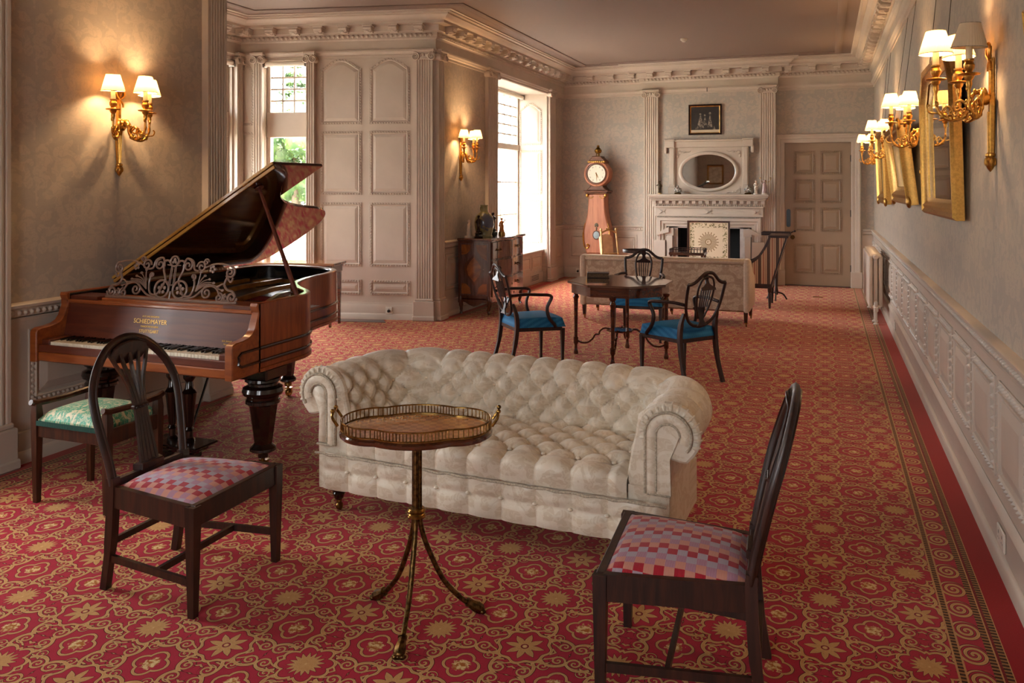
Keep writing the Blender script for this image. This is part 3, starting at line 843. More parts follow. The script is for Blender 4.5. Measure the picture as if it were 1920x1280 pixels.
# shelf over the nameboard
mb = MB(); mb.box(-HW+.05, HW-.05, .222, .262, .935, .957, .005); mb.build('nameboard_rail', PIANOX, piano)
mb = MB(); mb.box(-HW+.05, HW-.05, .262, .40, .925, .95); mb.build('desk_shelf', PIANOX, piano, smooth=0)
for sx in (-1, 1):
    mb = MB(); mb.prism([(sx*.47,.245),(sx*.685,.245),(sx*.685,.40),(sx*.50,.40),(sx*.47,.36)][::sx], .95, .978, b=.004); mb.build('candle_shelf', PIANOR, piano)
mb = MB(); mb.box(-.46, .46, .265, .30, .95, .97, .004); mb.box(-.40, .38, .33, .345, .95, .975, .003); mb.build('desk_slide', PIANOX, piano)
mb = MB(); mb.box(-HW+.05, HW-.05, .40, .47, .90, .965, .004); mb.build('desk_rail', PIANOX, piano)
# pierced music desk
def spi(cx, cy, r0, r1, a0, turns, n=26):
    return [(cx+math.cos(a0+2*PI*turns*i/n)*(r0+(r1-r0)*i/n), cy+math.sin(a0+2*PI*turns*i/n)*(r0+(r1-r0)*i/n), 0) for i in range(n+1)]
desk = MB()
def st(pts, r=.0055): desk.tube(pts, r, 6, flat=(1.1, 1), up=(0,0,1))
for s in (-1, 1):
    f = lambda pts: [(s*p[0], p[1], 0) for p in pts]
    C = lambda pts, n=6: f(crom([(a, b, 0) for a, b in pts], n))
    st(C([(.02,.21),(.045,.235),(.075,.225),(.07,.17),(.05,.12),(.085,.05),(.10,.03)]), .0065)      # lyre arm
    st(f(spi(.068,.065,.052,.052,0,1.0)), .007)
    for k in range(5): a = 2*PI*k/5+.3; desk.ell((s*(.068+math.cos(a)*.022), .065+math.sin(a)*.022, 0), .012, .012, .004, 8, 5)
    st(f(spi(.105,.21,.035,.008,PI/2,-1.35)), .006); st(C([(.07,.20),(.09,.25),(.14,.235),(.155,.19),(.19,.18)]), .006)
    st(f(spi(.205,.205,.034,.006,PI,-1.5)), .006); st(f(spi(.235,.235,.02,.004,0,1.3)), .005)
    st(C([(.10,.03),(.15,.035),(.17,.10),(.15,.16)]), .006); st(f(spi(.155,.145,.02,.004,-PI/2,1.3)), .0045)
    for k in range(6):
        t = k/5; st(C([(.185,.06),(.20+.06*t,.10+.03*(1-t)),(.205+.17*t,.175-.10*t)]), .0035)
        desk.ell((s*(.205+.17*t), .175-.10*t, 0), .012, .008, .003, 8, 4)
    st(f(spi(.265,.055,.038,.006,PI/2,1.5)), .006); st(C([(.10,.012),(.18,.03),(.265,.093),(.33,.085),(.36,.04)]), .006)
    st(f(spi(.36,.03,.03,.005,PI/2,-1.6)), .006)
    for k in range(5): a = 2*PI*k/5; desk.ell((s*(.285+math.cos(a)*.016), .195+math.sin(a)*.016, 0), .010, .010, .003, 8, 4)
    st(C([(.23,.20),(.30,.225),(.37,.225),(.415,.215)]), .005)
    st(f(spi(.415,.18,.036,.006,PI/2,-1.6)), .0065); st(C([(.39,.16),(.425,.125),(.44,.15)]), .006)
    st(C([(.40,.15),(.385,.11),(.41,.08),(.45,.07),(.475,.04)]), .007); st(f(spi(.45,.035,.036,.006,0,-1.6)), .007); st(f(spi(.405,.03,.024,.005,PI/2,1.5)), .006)
    st(C([(.33,.085),(.37,.11),(.395,.10)]), .005)
    for k in (1, 2): desk.tube([(s*.011*k,.08,0),(s*.009*k,.205,0)], .003, 5)
    st(f([(0,.205,0),(.05,.21,0)]), .004); st(f([(.0,.09,0),(.035,.095,0)]), .004)
    desk.tube(f([(0,.004,0),(.49,.004,0)]), .009, 6, flat=(1,1))
st(spi(0,.232,.03,.03,0,1.0), .006); desk.ell((0,.24,0), .012,.014,.004,8,5); desk.ell((-.01,.226,0), .01,.009,.004,8,5); desk.ell((.01,.226,0), .01,.009,.004,8,5)
st([(0,.0,0),(0,.05,0)], .006)
FRET = plain('pale_fret_wood', (132,106,92), .4, coat=.2)
desk.build('music_desk', FRET, piano, M=basis(Vector((.03,.30,.974)), Vector((1,0,0)), Vector((0,math.sin(R(12)),math.cos(R(12)))), Vector((0,-math.cos(R(12)),math.sin(R(12))))))
# lid, hinged on the spine, front flap folded back on top
LIDA = R(30.5)
HM = T(-HW-.005, 0, 1.008) @ RY(-LIDA)
def lidpt(x): return x+HW+.005
ov = [(p[0]+(.012 if p[0] > -.7 else 0), p[1]+.010) for p in plan]
ip = [p for p in ov if p[1] > .66]
edge_x = HW+.012
lidpoly = [(lidpt(-HW),.64),(lidpt(edge_x),.64)] + [(lidpt(p[0]), p[1]) for p in ip]
lidpoly = [q for i, q in enumerate(lidpoly) if i == 0 or (Vector(q)-Vector(lidpoly[i-1])).length > .004]
mb = MB(); mb.prism(lidpoly, 0, .024, b=.004); lid = mb.build('lid', PIANOU, piano, smooth=30, M=HM)
mb = MB(); mb.box(.0, 2*HW+.012, .64, 1.17, .027, .049, .004); mb.build('lid_flap', PIANOU, lid, smooth=30)
EDGE = wood('lid_edge_highlight', (196,146,66), (160,108,46), 0, 9, .25, .6)  # lamp glint along the lid edge, painted in as golden colour
mb = MB(); mb.box(.0, 2*HW+.01, .632, .641, .002, .022, .002); mb.box(.0, 2*HW+.01, .632, .641, .029, .047, .002); mb.build('lid_edge_glint', EDGE, lid)
mb = MB()
for u in (.25, .75, 1.25): mb.tube([(u-.04,.636,.025),(u+.04,.636,.025)], .007, 8)
mb.build('lid_hinge', BRASS, lid)
# prop stick
pa = Vector((.715,.615,.975)); lp = HM @ Vector((1.255,.73,-.004))
mb = MB(); mb.tube([tuple(pa), tuple(pa.lerp(lp,.08)), tuple(pa.lerp(lp,.5)), tuple(lp)], [.012,.016,.013,.011], 10); mb.build('prop_stick', PIANOR, piano)
mb = MB(); mb.lathe([(0,-.012),(.03,-.012),(.03,-.004),(.016,0),(0,0)], 14, HM @ T(1.255,.73,-.0)); mb.build('prop_cup', PIANOR, piano)
# legs with casters
legp = [(.10,.545),(.102,.53),(.085,.518),(.086,.505),(.112,.492),(.118,.470),(.112,.452),(.092,.440),(.090,.428),(.098,.418),(.099,.402),(.086,.392)]
legl = [(.084,.392),(.052,.165)]
legb = [(.052,.165),(.060,.155),(.074,.142),(.076,.128),(.062,.118),(.03,.110),(.03,.085)]
def pleg(x, y, k=1.0):
    mb = MB(); mb.box(x-.10*k, x+.10*k, y-.10*k, y+.10*k, .545, ZB+.002, .01)
    mb.lathe([(r*k, z) for r, z in legp], 28, T(x,y,0)); mb.lathe([(r*k, z) for r, z in legl], 8, T(x,y,0), ph=PI/8); mb.lathe([(r*k, z) for r, z in legb], 24, T(x,y,0))
    lg = mb.build('leg', EBON, piano, smooth=30)
    mb = MB(); mb.lathe([(.028,.112),(.03,.09),(.012,.085),(.012,.06)], 16, T(x,y,0)); mb.tube([(x-.02,y+.01,.065),(x-.02,y+.01,.03)], .006, 6); mb.tube([(x+.02,y+.01,.065),(x+.02,y+.01,.03)], .006, 6); mb.box(x-.026,x+.026,y-.005,y+.025,.06,.07)
    mb.lathe([(0,-.014),(.03,-.014),(.034,-.008),(.034,.008),(.03,.014),(0,.014)], 20, T(x,y+.01,.034) @ RY(PI/2)); mb.build('caster', BRASS, lg)
pleg(.625, .40); pleg(-.60, .40); pleg(-.28, 1.90, .85)
# pedal lyre
mb = MB(); mb.box(-.16,.16,.36,.50,.05,.085,.012); mb.box(-.20,.20,.33,.53,.085,.10,.008); lb = mb.build('pedal_base', EBON, piano)
colp = [(.03,.10),(.034,.115),(.022,.13),(.02,.17),(.028,.18),(.02,.195),(.024,.22),(.036,.34),(.044,.40),(.034,.415),(.026,.43),(.022,.47),(.036,.49),(.036,.52),(.024,.54),(.024,ZB)]
for sx in (-1,1):
    mb = MB(); mb.lathe(colp, 18, T(sx*.065,.43,0)); mb.build('lyre_column', EBON, piano)
    mb = MB(); mb.bar([(sx*.04,.40,.062),(sx*.04,.30,.055),(sx*.04,.25,.05)], [.022,.026,.034], .008, up=(0,0,1)); mb.build('pedal', BRASS, piano)
mb = MB(); mb.tube([(0,.50,.10),(0,.75,.60)], .008, 8); mb.build('lyre_brace', EBON, piano)
mb = MB(); mb.box(-.10,-.06,.37,.50,.0,.05,.004); mb.box(.06,.10,.37,.50,.0,.05,.004); mb.build('lyre_foot', EBON, piano)

# ---------------------------------------------------------------- piano stool
GREEN = damask('green_brocade', (52,140,108), (206,192,156), .17, .21, 'xy', .55, sheen=.1, relief=.1, th=.57)
stool = thing('piano_stool', 'dark wood piano stool with green brocade seat', 'stool', (-3.615, 3.365, 0))
sx_, sy_ = .26, .19
for i in (-1, 1):
    for j in (-1, 1):
        mb = MB(); x, y = i*(sx_-.02), j*(sy_-.02)
        mb.tube([(x,y,0),(x,y,.34),(x,y,.46),(x,y,.515)], [.019,.027,.029,.022], 4, ph=PI/4, up=(0,1,0)); mb.build('leg', DARKW2, stool, smooth=20)
mb = MB()
for j in (-1,1): mb.box(-sx_+.02, sx_-.02, j*(sy_-.02)-.012, j*(sy_-.02)+.012, .345, .425, .004)
for i in (-1,1): mb.box(i*(sx_-.02)-.012, i*(sx_-.02)+.012, -sy_+.02, sy_-.02, .345, .425, .004)
mb.build('seat_frame', DARKW2, stool)
for i in (-1,1):
    mb = MB(); x = i*(sx_-.015); mb.tube([(x+i*.0,-sy_-.012,.528),(x,-sy_+.02,.516),(x,0,.508),(x,sy_-.02,.516),(x,sy_+.012,.528)], [.015,.017,.015,.017,.015], 8); mb.build('hand_rail', DARKW2, stool)
def cushion(mb, w, d, z0, z1, dome, n=16, front=None, back=None):
    wf = front if front else w; wb = back if back else w
    def fn(u, v):
        a, b = u*2-1, v*2-1
        ww = (wb+(wf-wb)*(v))/2
        e = (1-abs(a)**6)*(1-abs(b)**6)
        return (a*ww, b*d/2, z1+dome*(1-a*a)*(1-b*b)-(z1-z0)*(1-e)**3*.9)
    mb.grid(n, n, fn)
    c = .5
    pts = [(-wb/2,-d/2),(wb/2,-d/2),(wf/2,d/2),(-wf/2,d/2)]
    mb.prism(pts, z0-.012, z0+(z1-z0)*.2)
mb = MB(); cushion(mb, 2*sx_-.075, 2*sy_-.02, .43, .475, .03); cu = mb.build('seat_cushion', GREEN, stool, smooth=60)
mb = MB()
for j in (-1, 1):
    for k in range(60): mb.box(-.22+.44*k/60, -.22+.44*k/60+.005, j*(sy_-.002)-.004, j*(sy_-.002)+.004, .408, .432)
stuff(mb.build('fringe', plain('green_fringe', (28,74,64), .9), stool, smooth=0))

# ---------------------------------------------------------------- two dining chairs with checked drop-in seats
def check_mat():
    M_ = Mat('checked_weave', (190,140,140), .8, 0, 0, .3, .2)
    x, y, z = M_.coord()
    s = .032
    a = (y/s).floor(); b = (x/s).floor()
    k = (a+b).mod(2.0)                               # alternation along the row
    row = b.mod(4.0)
    rib = ((y/.0042).fract()-.5).abs().ss(.1,.4)
    red = M_.mix(rib, lin(158,14,34), lin(190,34,54)); peach = M_.mix(rib, lin(216,154,132), lin(200,130,116))
    grey = M_.mix(rib, lin(186,168,180), lin(166,150,166)); mauve = M_.mix(rib, lin(194,152,168), lin(160,100,126))
    def sel(c, lo, hi, a1, a2):
        m = (row.gt(lo-.5))*(row.lt(hi+.5)); return M_.mix(m, c, M_.mix(k, a1, a2))
    c = M_.mix(k, red, grey)
    c = sel(c, 1, 1, red, peach); c = sel(c, 2, 2, mauve, peach); c = sel(c, 3, 3, mauve, grey)
    M_.lk('Base Color', c); M_.bump(rib, .3, .002); return M_.m
CHECK = check_mat()
def dining_chair(label, loc, rz):
    t = thing('dining_chair', label, 'chair', loc, rz, 'hoop-back dining chairs')
    WF, WB, D = .278, .198, .245
    for s in (-1, 1):
        mb = MB(); mb.tube([(s*(WF-.022),D-.02,0),(s*(WF-.022),D-.02,.36),(s*(WF-.022),D-.02,.425)], [.020,.030,.031], 4, ph=PI/4, up=(0,1,0)); mb.build('front_leg', DARKW, t, smooth=20)
        mb = MB(); mb.tube(crom([(s*WB*1.0,-D-.03,0),(s*WB,-D+.0,.2),(s*WB,-D+.012,.40),(s*WB,-D+.01,.46)], 4), [.022]*4+[.026]*9, 4, ph=PI/4, up=(0,1,0)); mb.build('rear_leg', DARKW, t, smooth=20)
        mb = MB(); mb.bar([(s*WB,-D+.02,.385),(s*(WF-.02),D-.03,.385)], .024, .085, up=(0,0,1)); mb.build('side_rail', DARKW, t, smooth=20)
        mb = MB(); mb.bar([(s*WB,-D+.01,.13),(s*(WF-.022),D-.02,.13)], .016, .028, up=(0,0,1)); mb.build('side_stretcher', DARKW, t, smooth=20)
    mb = MB(); mb.box(-WF+.02, WF-.02, D-.034, D-.006, .343, .428, .003); mb.build('front_rail', DARKW, t)
    mb = MB(); mb.box(-WB, WB, -D, -D+.026, .343, .45, .003); mb.build('back_rail', DARKW, t)
    mb = MB(); mb.bar([(-.235,.02,.13),(.235,.02,.13)], .016, .026, up=(0,0,1)); mb.build('cross_stretcher', DARKW, t, smooth=20)
    mb = MB(); mb.bar([(-WB,-D-.01,.19),(WB,-D-.01,.19)], .016, .026, up=(0,0,1)); mb.build('rear_stretcher', DARKW, t, smooth=20)
    mb = MB(); cushion(mb, 0, 2*D-.06, .42, .438, .03, 18, 2*WF-.05, 2*WB-.02); mb.build('seat_cushion', CHECK, t, smooth=60)
    by = lambda z: -D+.012-(max(0, z-.45))*.22-.06*max(0, z-.7)
    P = lambda x, z: (x, by(z), z)
    right = [(WB,.43),(WB+.008,.52),(WB+.022,.62),(WB+.032,.72),(WB+.025,.80),(.185,.88),(.125,.945),(.06,.978),(0,.988)]
    hoop = [P(-x, z) for x, z in right] + [P(x, z) for x, z in right[::-1][1:]]
    mb = MB(); mb.tube(crom(hoop, 5), 1.0, 8, flat=(.014,.021), up=(0,1,0)); mb.build('back_hoop', DARKW, t, smooth=60)
    mb = MB(); mb.tube(crom(hoop, 5), 1.0, 6, flat=(.018,.004), up=(0,1,0)); mb.build('hoop_reeding', DARKW, t, smooth=60)
    for k in range(5):
        q = k-2
        pts = crom([P(q*.022,.46), P(q*.017,.58), P(q*.014,.70), P(q*.022,.80), P(q*.040,.88), P(q*.052,.935)], 5)
        mb = MB(); mb.bar(pts, .0135, .012, up=(0,1,0)); mb.build('splat_rib', DARKW, t, smooth=30)
    mb = MB(); z = .70; mb.box(-.042,.042, by(z)-.011, by(z)+.011, z-.008, z+.008, .003)
    for k in range(4): mb.ell((-.03+.02*k, by(z)+.012, z), .006,.006,.006,8,6)
    mb.build('splat_collar', DARKW, t)
    fan = [(-.105,.925),(-.075,.89),(-.03,.885),(0,.875),(.03,.885),(.075,.89),(.105,.925),(.09,.955),(.05,.975),(0,.982),(-.05,.975),(-.09,.955)]
    mb = MB(); zz = .93; mb.prism([(a, b) for a, b in fan], -.007, .007, T(0, by(zz), zz) @ RX(R(90-15)*1) @ T(0,-zz,0), b=.003); mb.build('splat_fan', DARKW, t)
    mb = MB(); mb.prism([(-.075,-.02),(.075,-.02),(.06,.02),(-.06,.02)], .445, .475, T(0,-D+.012,0), b=.004); mb.build('splat_shoe', DARKW, t)
    return t
dining_chair('dark hoop-back dining chair with checked seat, beside the piano stool', (-2.49, 2.807, 0), R(-90))
dining_chair('dark hoop-back dining chair with checked seat, in front of the sofa\'s right arm', (-.455, 2.835, 0), R(90+3))

# ---------------------------------------------------------------- gallery-top occasional table
def parquet():
    M_ = Mat('parquetry', (190,120,60), .22, 0, .6)
    x, y, z = M_.coord(); s = .024
    u = (x+y*.0)/s; v = y/s
    k = (u.floor()+v.floor()).mod(2.0)
    n = M_.noise(M_.vec(x*6.0, y*60.0, 0.0), 4.0, 3, .6)
    M_.lk('Base Color', M_.mix(k*.8+n*.2, lin(194,122,66), lin(158,92,46))); return M_.m
tray = thing('occasional_table', 'small brass tripod table with galleried parquetry top', 'table', (-1.45, 2.825, 0), R(20.6))
def trayout(k=0.0, n=96):
    out = []
    for i in range(n):
        a = 2*PI*i/n; c, s = math.cos(a), math.sin(a); best = 0
        for ex, A, B in ((0, .215, .195), (.148, .135, .150), (-.148, .135, .150)):
            # ray-ellipse
            qa = (c/A)**2+(s/B)**2; qb = -2*c*ex/A**2; qc = (ex/A)**2-1
            D = qb*qb-4*qa*qc
            if D >= 0: best = max(best, (-qb+math.sqrt(D))/(2*qa))
        out.append(((best+k)*c, (best+k)*s))
    return out
TZ = .735
mb = MB(); mb.prism(trayout(.006), TZ-.026, TZ-.004, b=.006); mb.build('tray_rim', TABLEW, tray, smooth=40)
mb = MB(); mb.prism(trayout(-.008), TZ-.004, TZ); mb.build('tray_top', parquet(), tray, smooth=0)
g = trayout(0)
mb = MB(); mb.tube([(p[0],p[1],TZ+.036) for p in g], .0032, 6, True); mb.tube([(p[0],p[1],TZ+.002) for p in g], .004, 6, True); mb.build('gallery_rail', BRASS, tray)
mb = MB()
for i in range(0, 96): 
    q = Vector(g[i]); mb.tube([(q.x,q.y,TZ),(q.x,q.y,TZ+.036)], .0022, 4)
stuff(mb.build('gallery_spindles', BRASS, tray))
for s in (-1,1):
    mb = MB(); xx = s*.288; mb.tube(crom([(xx,-.05,TZ+.02),(xx+s*.02,-.05,TZ+.05),(xx+s*.022,-.03,TZ+.066),(xx+s*.024,0,TZ+.062),(xx+s*.022,.03,TZ+.066),(xx+s*.02,.05,TZ+.05),(xx,.05,TZ+.02)],4), .0055, 8)
    for y in (-.03,.03): mb.ell((xx+s*.024,y,TZ+.07), .009,.009,.009,8,6)
    mb.build('tray_handle', BRASS, tray)
ca, sa = math.cos(-R(20.6)), math.sin(-R(20.6))
for (wx, wy) in ((-.226,.094),(.053,-.232),(.178,.13)):
    lx, ly = wx*ca-wy*sa, wx*sa+wy*ca; d = math.hypot(lx, ly); ux, uy = lx/d, ly/d
    pr = [(.0115,TZ-.03),(.0115,.55),(.0125,.42),(.020,.35),(.05,.26),(.105,.145),(.175,.065),(.215,.038)]
    pts = crom([(ux*a, uy*a, z) for a, z in pr], 5)
    mb = MB(); mb.tube(pts, .0098, 10); lg = mb.build('leg', BRONZE, tray, smooth=60)
    mb = MB(); mb.tube(crom([(ux*.20,uy*.20,.046),(ux*.225,uy*.225,.03),(ux*.25,uy*.25,.014),(ux*.262,uy*.262,.008)],4), [.013,.014,.016,.018,.02,.021,.022,.021,.02,.018,.016,.013,.006], 8)
    for kk in (-1,0,1): mb.ell((ux*.255-uy*kk*.013, uy*.255+ux*kk*.013, .010), .012,.012,.010,8,6)
    mb.tube([(ux*.195,uy*.195,.05),(ux*.2,uy*.2,.047)], .017, 10)
    mb.build('paw_foot', BRONZE, lg)
mb = MB(); mb.tube([(0,0,.40),(0,0,.41)], .036, 14); mb.tube([(0,0,.422),(0,0,.428)], .034, 14); mb.lathe([(.03,.398),(.037,.405),(.03,.414),(.036,.424),(.03,.432)], 16); mb.build('tie_ring', BRASS, tray)
mb = MB(); mb.lathe([(.05,TZ-.03),(.045,TZ-.04),(.02,TZ-.05)], 16); mb.build('top_boss', BRONZE, tray)
# ---------------------------------------------------------------- chesterfield sofa
CREAM = damask('cream_silk_damask', (210,193,168), (226,214,194), .34, .40, 'uv', .5, sheen=.3, relief=.05, spec2=.36)
CREAM2 = damask('cream_silk_damask_plain', (210,193,168), (225,213,193), .34, .40, 'xz', .5, sheen=.3, relief=.05, spec2=.36)
sofa = thing('chesterfield_sofa', 'cream buttoned chesterfield sofa with rolled arms', 'sofa', (-1.49, 3.955, 0), R(-3.2))
def tuft(p, q):
    a, b = abs(math.sin(PI*(p+q)/2)), abs(math.sin(PI*(p-q)/2))
    h = .70*(a*b)**.42+.30*max(a, b)**1.2
    A, B = round((p+q)/2), round((p-q)/2)               # nearest button: gathered folds run out of it
    dp, dq = p-(A+B), q-(A-B); d = math.hypot(dp, dq)
    return h+.045*math.cos(10*math.atan2(dq, dp)+A*1.7+B)*math.exp(-((d-.42)/.25)**2)
IX, FY, BYI, RC = .715, -.385, .155, .16      # inner half width, front, inner back line, corner radius
def upath(n_arm=1):
    pts = [(-IX, FY)]
    pts += [(-IX, BYI-RC)] + [(-IX+RC-RC*math.cos(PI/2*k/8), BYI-RC+RC*math.sin(PI/2*k/8)) for k in range(1, 9)]
    pts += [(IX-RC, BYI)] + [(IX-RC+RC*math.sin(PI/2*k/8), BYI-RC+RC*math.cos(PI/2*k/8)) for k in range(1, 9)] + [(IX, FY)]
    return pts
UP = upath(); UL = [0]
for a, b in zip(UP[:-1], UP[1:]): UL.append(UL[-1]+math.hypot(b[0]-a[0], b[1]-a[1]))
ULEN = UL[-1]
def uat(s):
    s = min(max(s, 0), ULEN)
    for i in range(len(UL)-1):
        if s <= UL[i+1] or i == len(UL)-2:
            t = (s-UL[i])/(UL[i+1]-UL[i]); a, b = UP[i], UP[i+1]
            dx, dy = (b[0]-a[0]), (b[1]-a[1]); L = math.hypot(dx, dy)
            # smooth normals through the corners
            return (a[0]+dx*t, a[1]+dy*t), (-dy/L, dx/L)      # outward = left of travel
def unorm(s):
    n = [0, 0]
    for k in (-.035, -.02, 0, .02, .035):
        _, m = uat(min(max(s+k, 0), ULEN)); n[0] += m[0]; n[1] += m[1]
    l = math.hypot(*n); return (n[0]/l, n[1]/l)
RCX, RCZ, RR = .180, .598, .132
prof2 = [(0.0,.34),(.012,.42),(.03,.52),(.044,.58)]
prof2 += [(RCX-RR*math.cos(R(a)), RCZ+RR*math.sin(R(a))) for a in range(0, 241, 15)]
prof2 += [(RCX-.005,.495),(RCX+.0,.47)]
prof2 = crom([(a, b, 0) for a, b in prof2], 3)
PL = [0]
for a, b in zip(prof2[:-1], prof2[1:]): PL.append(PL[-1]+math.hypot(b[0]-a[0], b[1]-a[1]))
PLEN = PL[-1]
def pat(v):
    v = min(max(v, 0), PLEN)
    for i in range(len(PL)-1):
        if v <= PL[i+1] or i == len(PL)-2:
            t = (v-PL[i])/(PL[i+1]-PL[i]); a, b = prof2[i], prof2[i+1]; dx, dz = b[0]-a[0], b[1]-a[1]; L = math.hypot(dx, dz) or 1
            return a[0]+dx*t, a[1]+dz*t, -dz/L, dx/L            # point and normal (towards the sitter / up)
NB = 17
DU = (ULEN-.10)/(2*NB); DV = .072; V0 = .10; VTOP = V0+3*DV
def bdisp(s, v):
    p = (s-.05)/DU; edge = min(1, min(s, ULEN-s)/.05)
    q = (v-V0)/DV
    if q < 0:
        c = abs(math.sin(PI*p/2)); base = .72*math.sqrt(c*abs(math.cos(PI*p/2)))*0+.85*math.sqrt(c)
        k = min(1, -q*1.6); h = tuft(p, q)*(1-k)+base*k
        h *= .55+.45*min(1, (v+.01)/V0+.3)
    elif q > 3:
        c = abs(math.sin(PI*(p+1)/2)); base = .8*math.sqrt(c); k = min(1, (q-3)*1.2); h = tuft(p, q)*(1-k)+base*k
        h *= max(.12, 1-(q-3)*.2)
    else: h = tuft(p, q)
    return h*edge
AMP = .054
def bpos(s, v, amp=AMP, lift=0):
    (x, y), _ = uat(s); n = unorm(s); d, z, nd, nz = pat(v)
    h = bdisp(s, v)*amp-amp*.55+lift
    dd = d+nd*h
    return (x+n[0]*dd, y+n[1]*dd, z+nz*h)
mb = MB()
mb.grid(560, 96, lambda a, b: bpos(a*ULEN, b*PLEN)+(a*ULEN, b*PLEN))
mb.build('tufted_back', CREAM, sofa, smooth=60)
bm_ = MB(); bm_.ell((0,0,0), .012,.012,.008,10,6); bo = bm_.build('button', CREAM2, sofa); first = True
def put_button(p):
    global first
    if first: bo.matrix_local = T(*p); first = False
    else: link('button', bo.data, sofa, T(*p))
for j in range(4):
    for i in range(2*NB+1):
        if (i+j) % 2: continue
        s = .05+i*DU
        if s < .07 or s > ULEN-.07: continue
        put_button(bpos(s, V0+j*DV, lift=.004))
# outside of back and arms
outer = []
mb = MB()
def opos(a, b):
    s = a*ULEN; (x, y), _ = uat(s); n = unorm(s); z = .49-(.49-.125)*b
    d = RCX+.005-.012*math.sin(PI*b)*0; return (x+n[0]*d, y+n[1]*d, z, s, z)
mb.grid(120, 6, opos); mb.build('outside_cover', CREAM, sofa, smooth=60)
# arm fronts
for s in (-1, 1):
    xo = lambda d: s*(IX+d)
    ol = [(0.0,.335)]+[(p[0]-.012 if p[1] > .36 and p[0] < RCX else p[0], p[1]) for p in [(q[0], q[1]) for q in prof2]]+[(RCX+.005,.46),(RCX+.005,.13),(0.0,.13)]
    pts = [(xo(d), z) for d, z in ol]
    if s < 0: pts = pts[::-1]
    XZ = Matrix(((1,0,0,0),(0,0,-1,FY+.012),(0,1,0,0),(0,0,0,1)))
    mb = MB(); mb.prism(pts[::-1] if s > 0 else pts[::-1], -.03, .012, XZ, b=.010); mb.box(s*(IX+.004), s*(IX+RCX+.004), FY-.004, FY+.06, .13, .37); mb.build('arm_front', CREAM2, sofa, smooth=40)
    # scroll-shaped facing: a padded band and two cords
    def arcp(r, lowz, over=205):
        r *= 1.12
        c = [(RCX-r, lowz)] + [(RCX-r, .52)] + [(RCX-r*math.cos(R(a)), RCZ+r*math.sin(R(a))) for a in range(0, over, 12)]
        return [(xo(d), FY-.014, z) for d, z in c]
    mb = MB(); mb.tube(arcp(.088,.345,225), .006, 8); mb.tube([(xo(RCX-.088),FY-.014,.345),(xo(RCX+.01),FY-.014,.345)], .006, 8); mb.tube(arcp(.045,.36,190), .0055, 8); mb.build('arm_cord', ROPE, sofa)
    fc = [(RCX-.04,.35),(RCX-.04,.55)]+[(RCX-.04*math.cos(R(a)), .60+.04*math.sin(R(a))) for a in range(0,181,20)]+[(RCX+.02,.55),(RCX+.0,.50),(RCX+.005,.35)]
    fpts = [(xo(d), z) for d, z in fc]
    mb = MB(); mb.prism(fpts, .010, .028, XZ, b=.008); mb.build('arm_facing', CREAM2, sofa, smooth=50)
    bd = arcp(.066,.35,215)
    mb = MB(); mb.tube([(p[0],p[1]+.006,p[2]) for p in bd], 1.0, 8, flat=(.012,.024), up=(0,1,0)); mb.build('arm_facing_band', CREAM2, sofa, smooth=60)
    mb = MB()
    for k in range(15):
        a = R(-10+k*15); p0 = (xo(RCX-.106*math.cos(a)), FY-.006, RCZ+.106*math.sin(a)); p1 = (xo(RCX-.135*math.cos(a)), FY+.03, RCZ+.135*math.sin(a))
        mb.tube([p0, ((p0[0]+p1[0])/2, FY-.004, (p0[2]+p1[2])/2), p1], [.005,.008,.004], 6)
    stuff(mb.build('arm_pleats', CREAM2, sofa, smooth=60))
# seat
SD0, SD1 = -.415, BYI+.03
SU = 2*IX/17; SVV = .08
def seatz(x, y):
    p = (x+IX)/(SU/1.0); q = (y-(SD0+.12))/SVV
    e = min(1, (IX+.01-abs(x))/.05)
    if q < 0: c = abs(math.sin(PI*p/2)); k = min(1, -q*1.3); h = tuft(p, q)*(1-k)+.9*math.sqrt(c)*k
    else: h = tuft(p, q)
    return h*max(0, e)
def seatfn(a, b):
    x = -IX-.005+(2*IX+.01)*a
    L1 = .13; tot = L1+(SD1-SD0); v = b*tot
    bow = -.014*math.cos(x/IX*1.3)
    if v < L1*.55: t = v/(L1*.55); y = SD0+.004-.012*math.sin(t*PI/2); z = .315+.065*t; ny, nz = -1, .15; yy = SD0-.03
    elif v < L1:
        t = (v-L1*.55)/(L1*.45); ang = t*PI/2; y = SD0-.008+.035*(1-math.cos(ang)); z = .38+.04*math.sin(ang); ny, nz = -math.cos(ang), math.sin(ang); yy = SD0-.03+.05*t
    else: y = SD0+.027+(v-L1); z = .42+.012*math.sin(PI*min(1, (v-L1)/.5)); ny, nz = 0, 1; yy = y
    h = seatz(x, yy)*.044-.024
    if v < L1: h *= min(1, .25+v/L1)
    return (x, y+bow+ny*h, z+nz*h, x, v)
mb = MB(); mb.grid(300, 110, seatfn); mb.build('tufted_seat', CREAM, sofa, smooth=60)
for j in range(5):
    for i in range(18):
        if (i+j) % 2: continue
        x = -IX+SU*i; y = SD0+.12+j*SVV
        if abs(x) > IX-.03 or y > BYI-.03: continue
        put_button((x, y-.012*math.cos(x/IX*1.3), .415+.006))
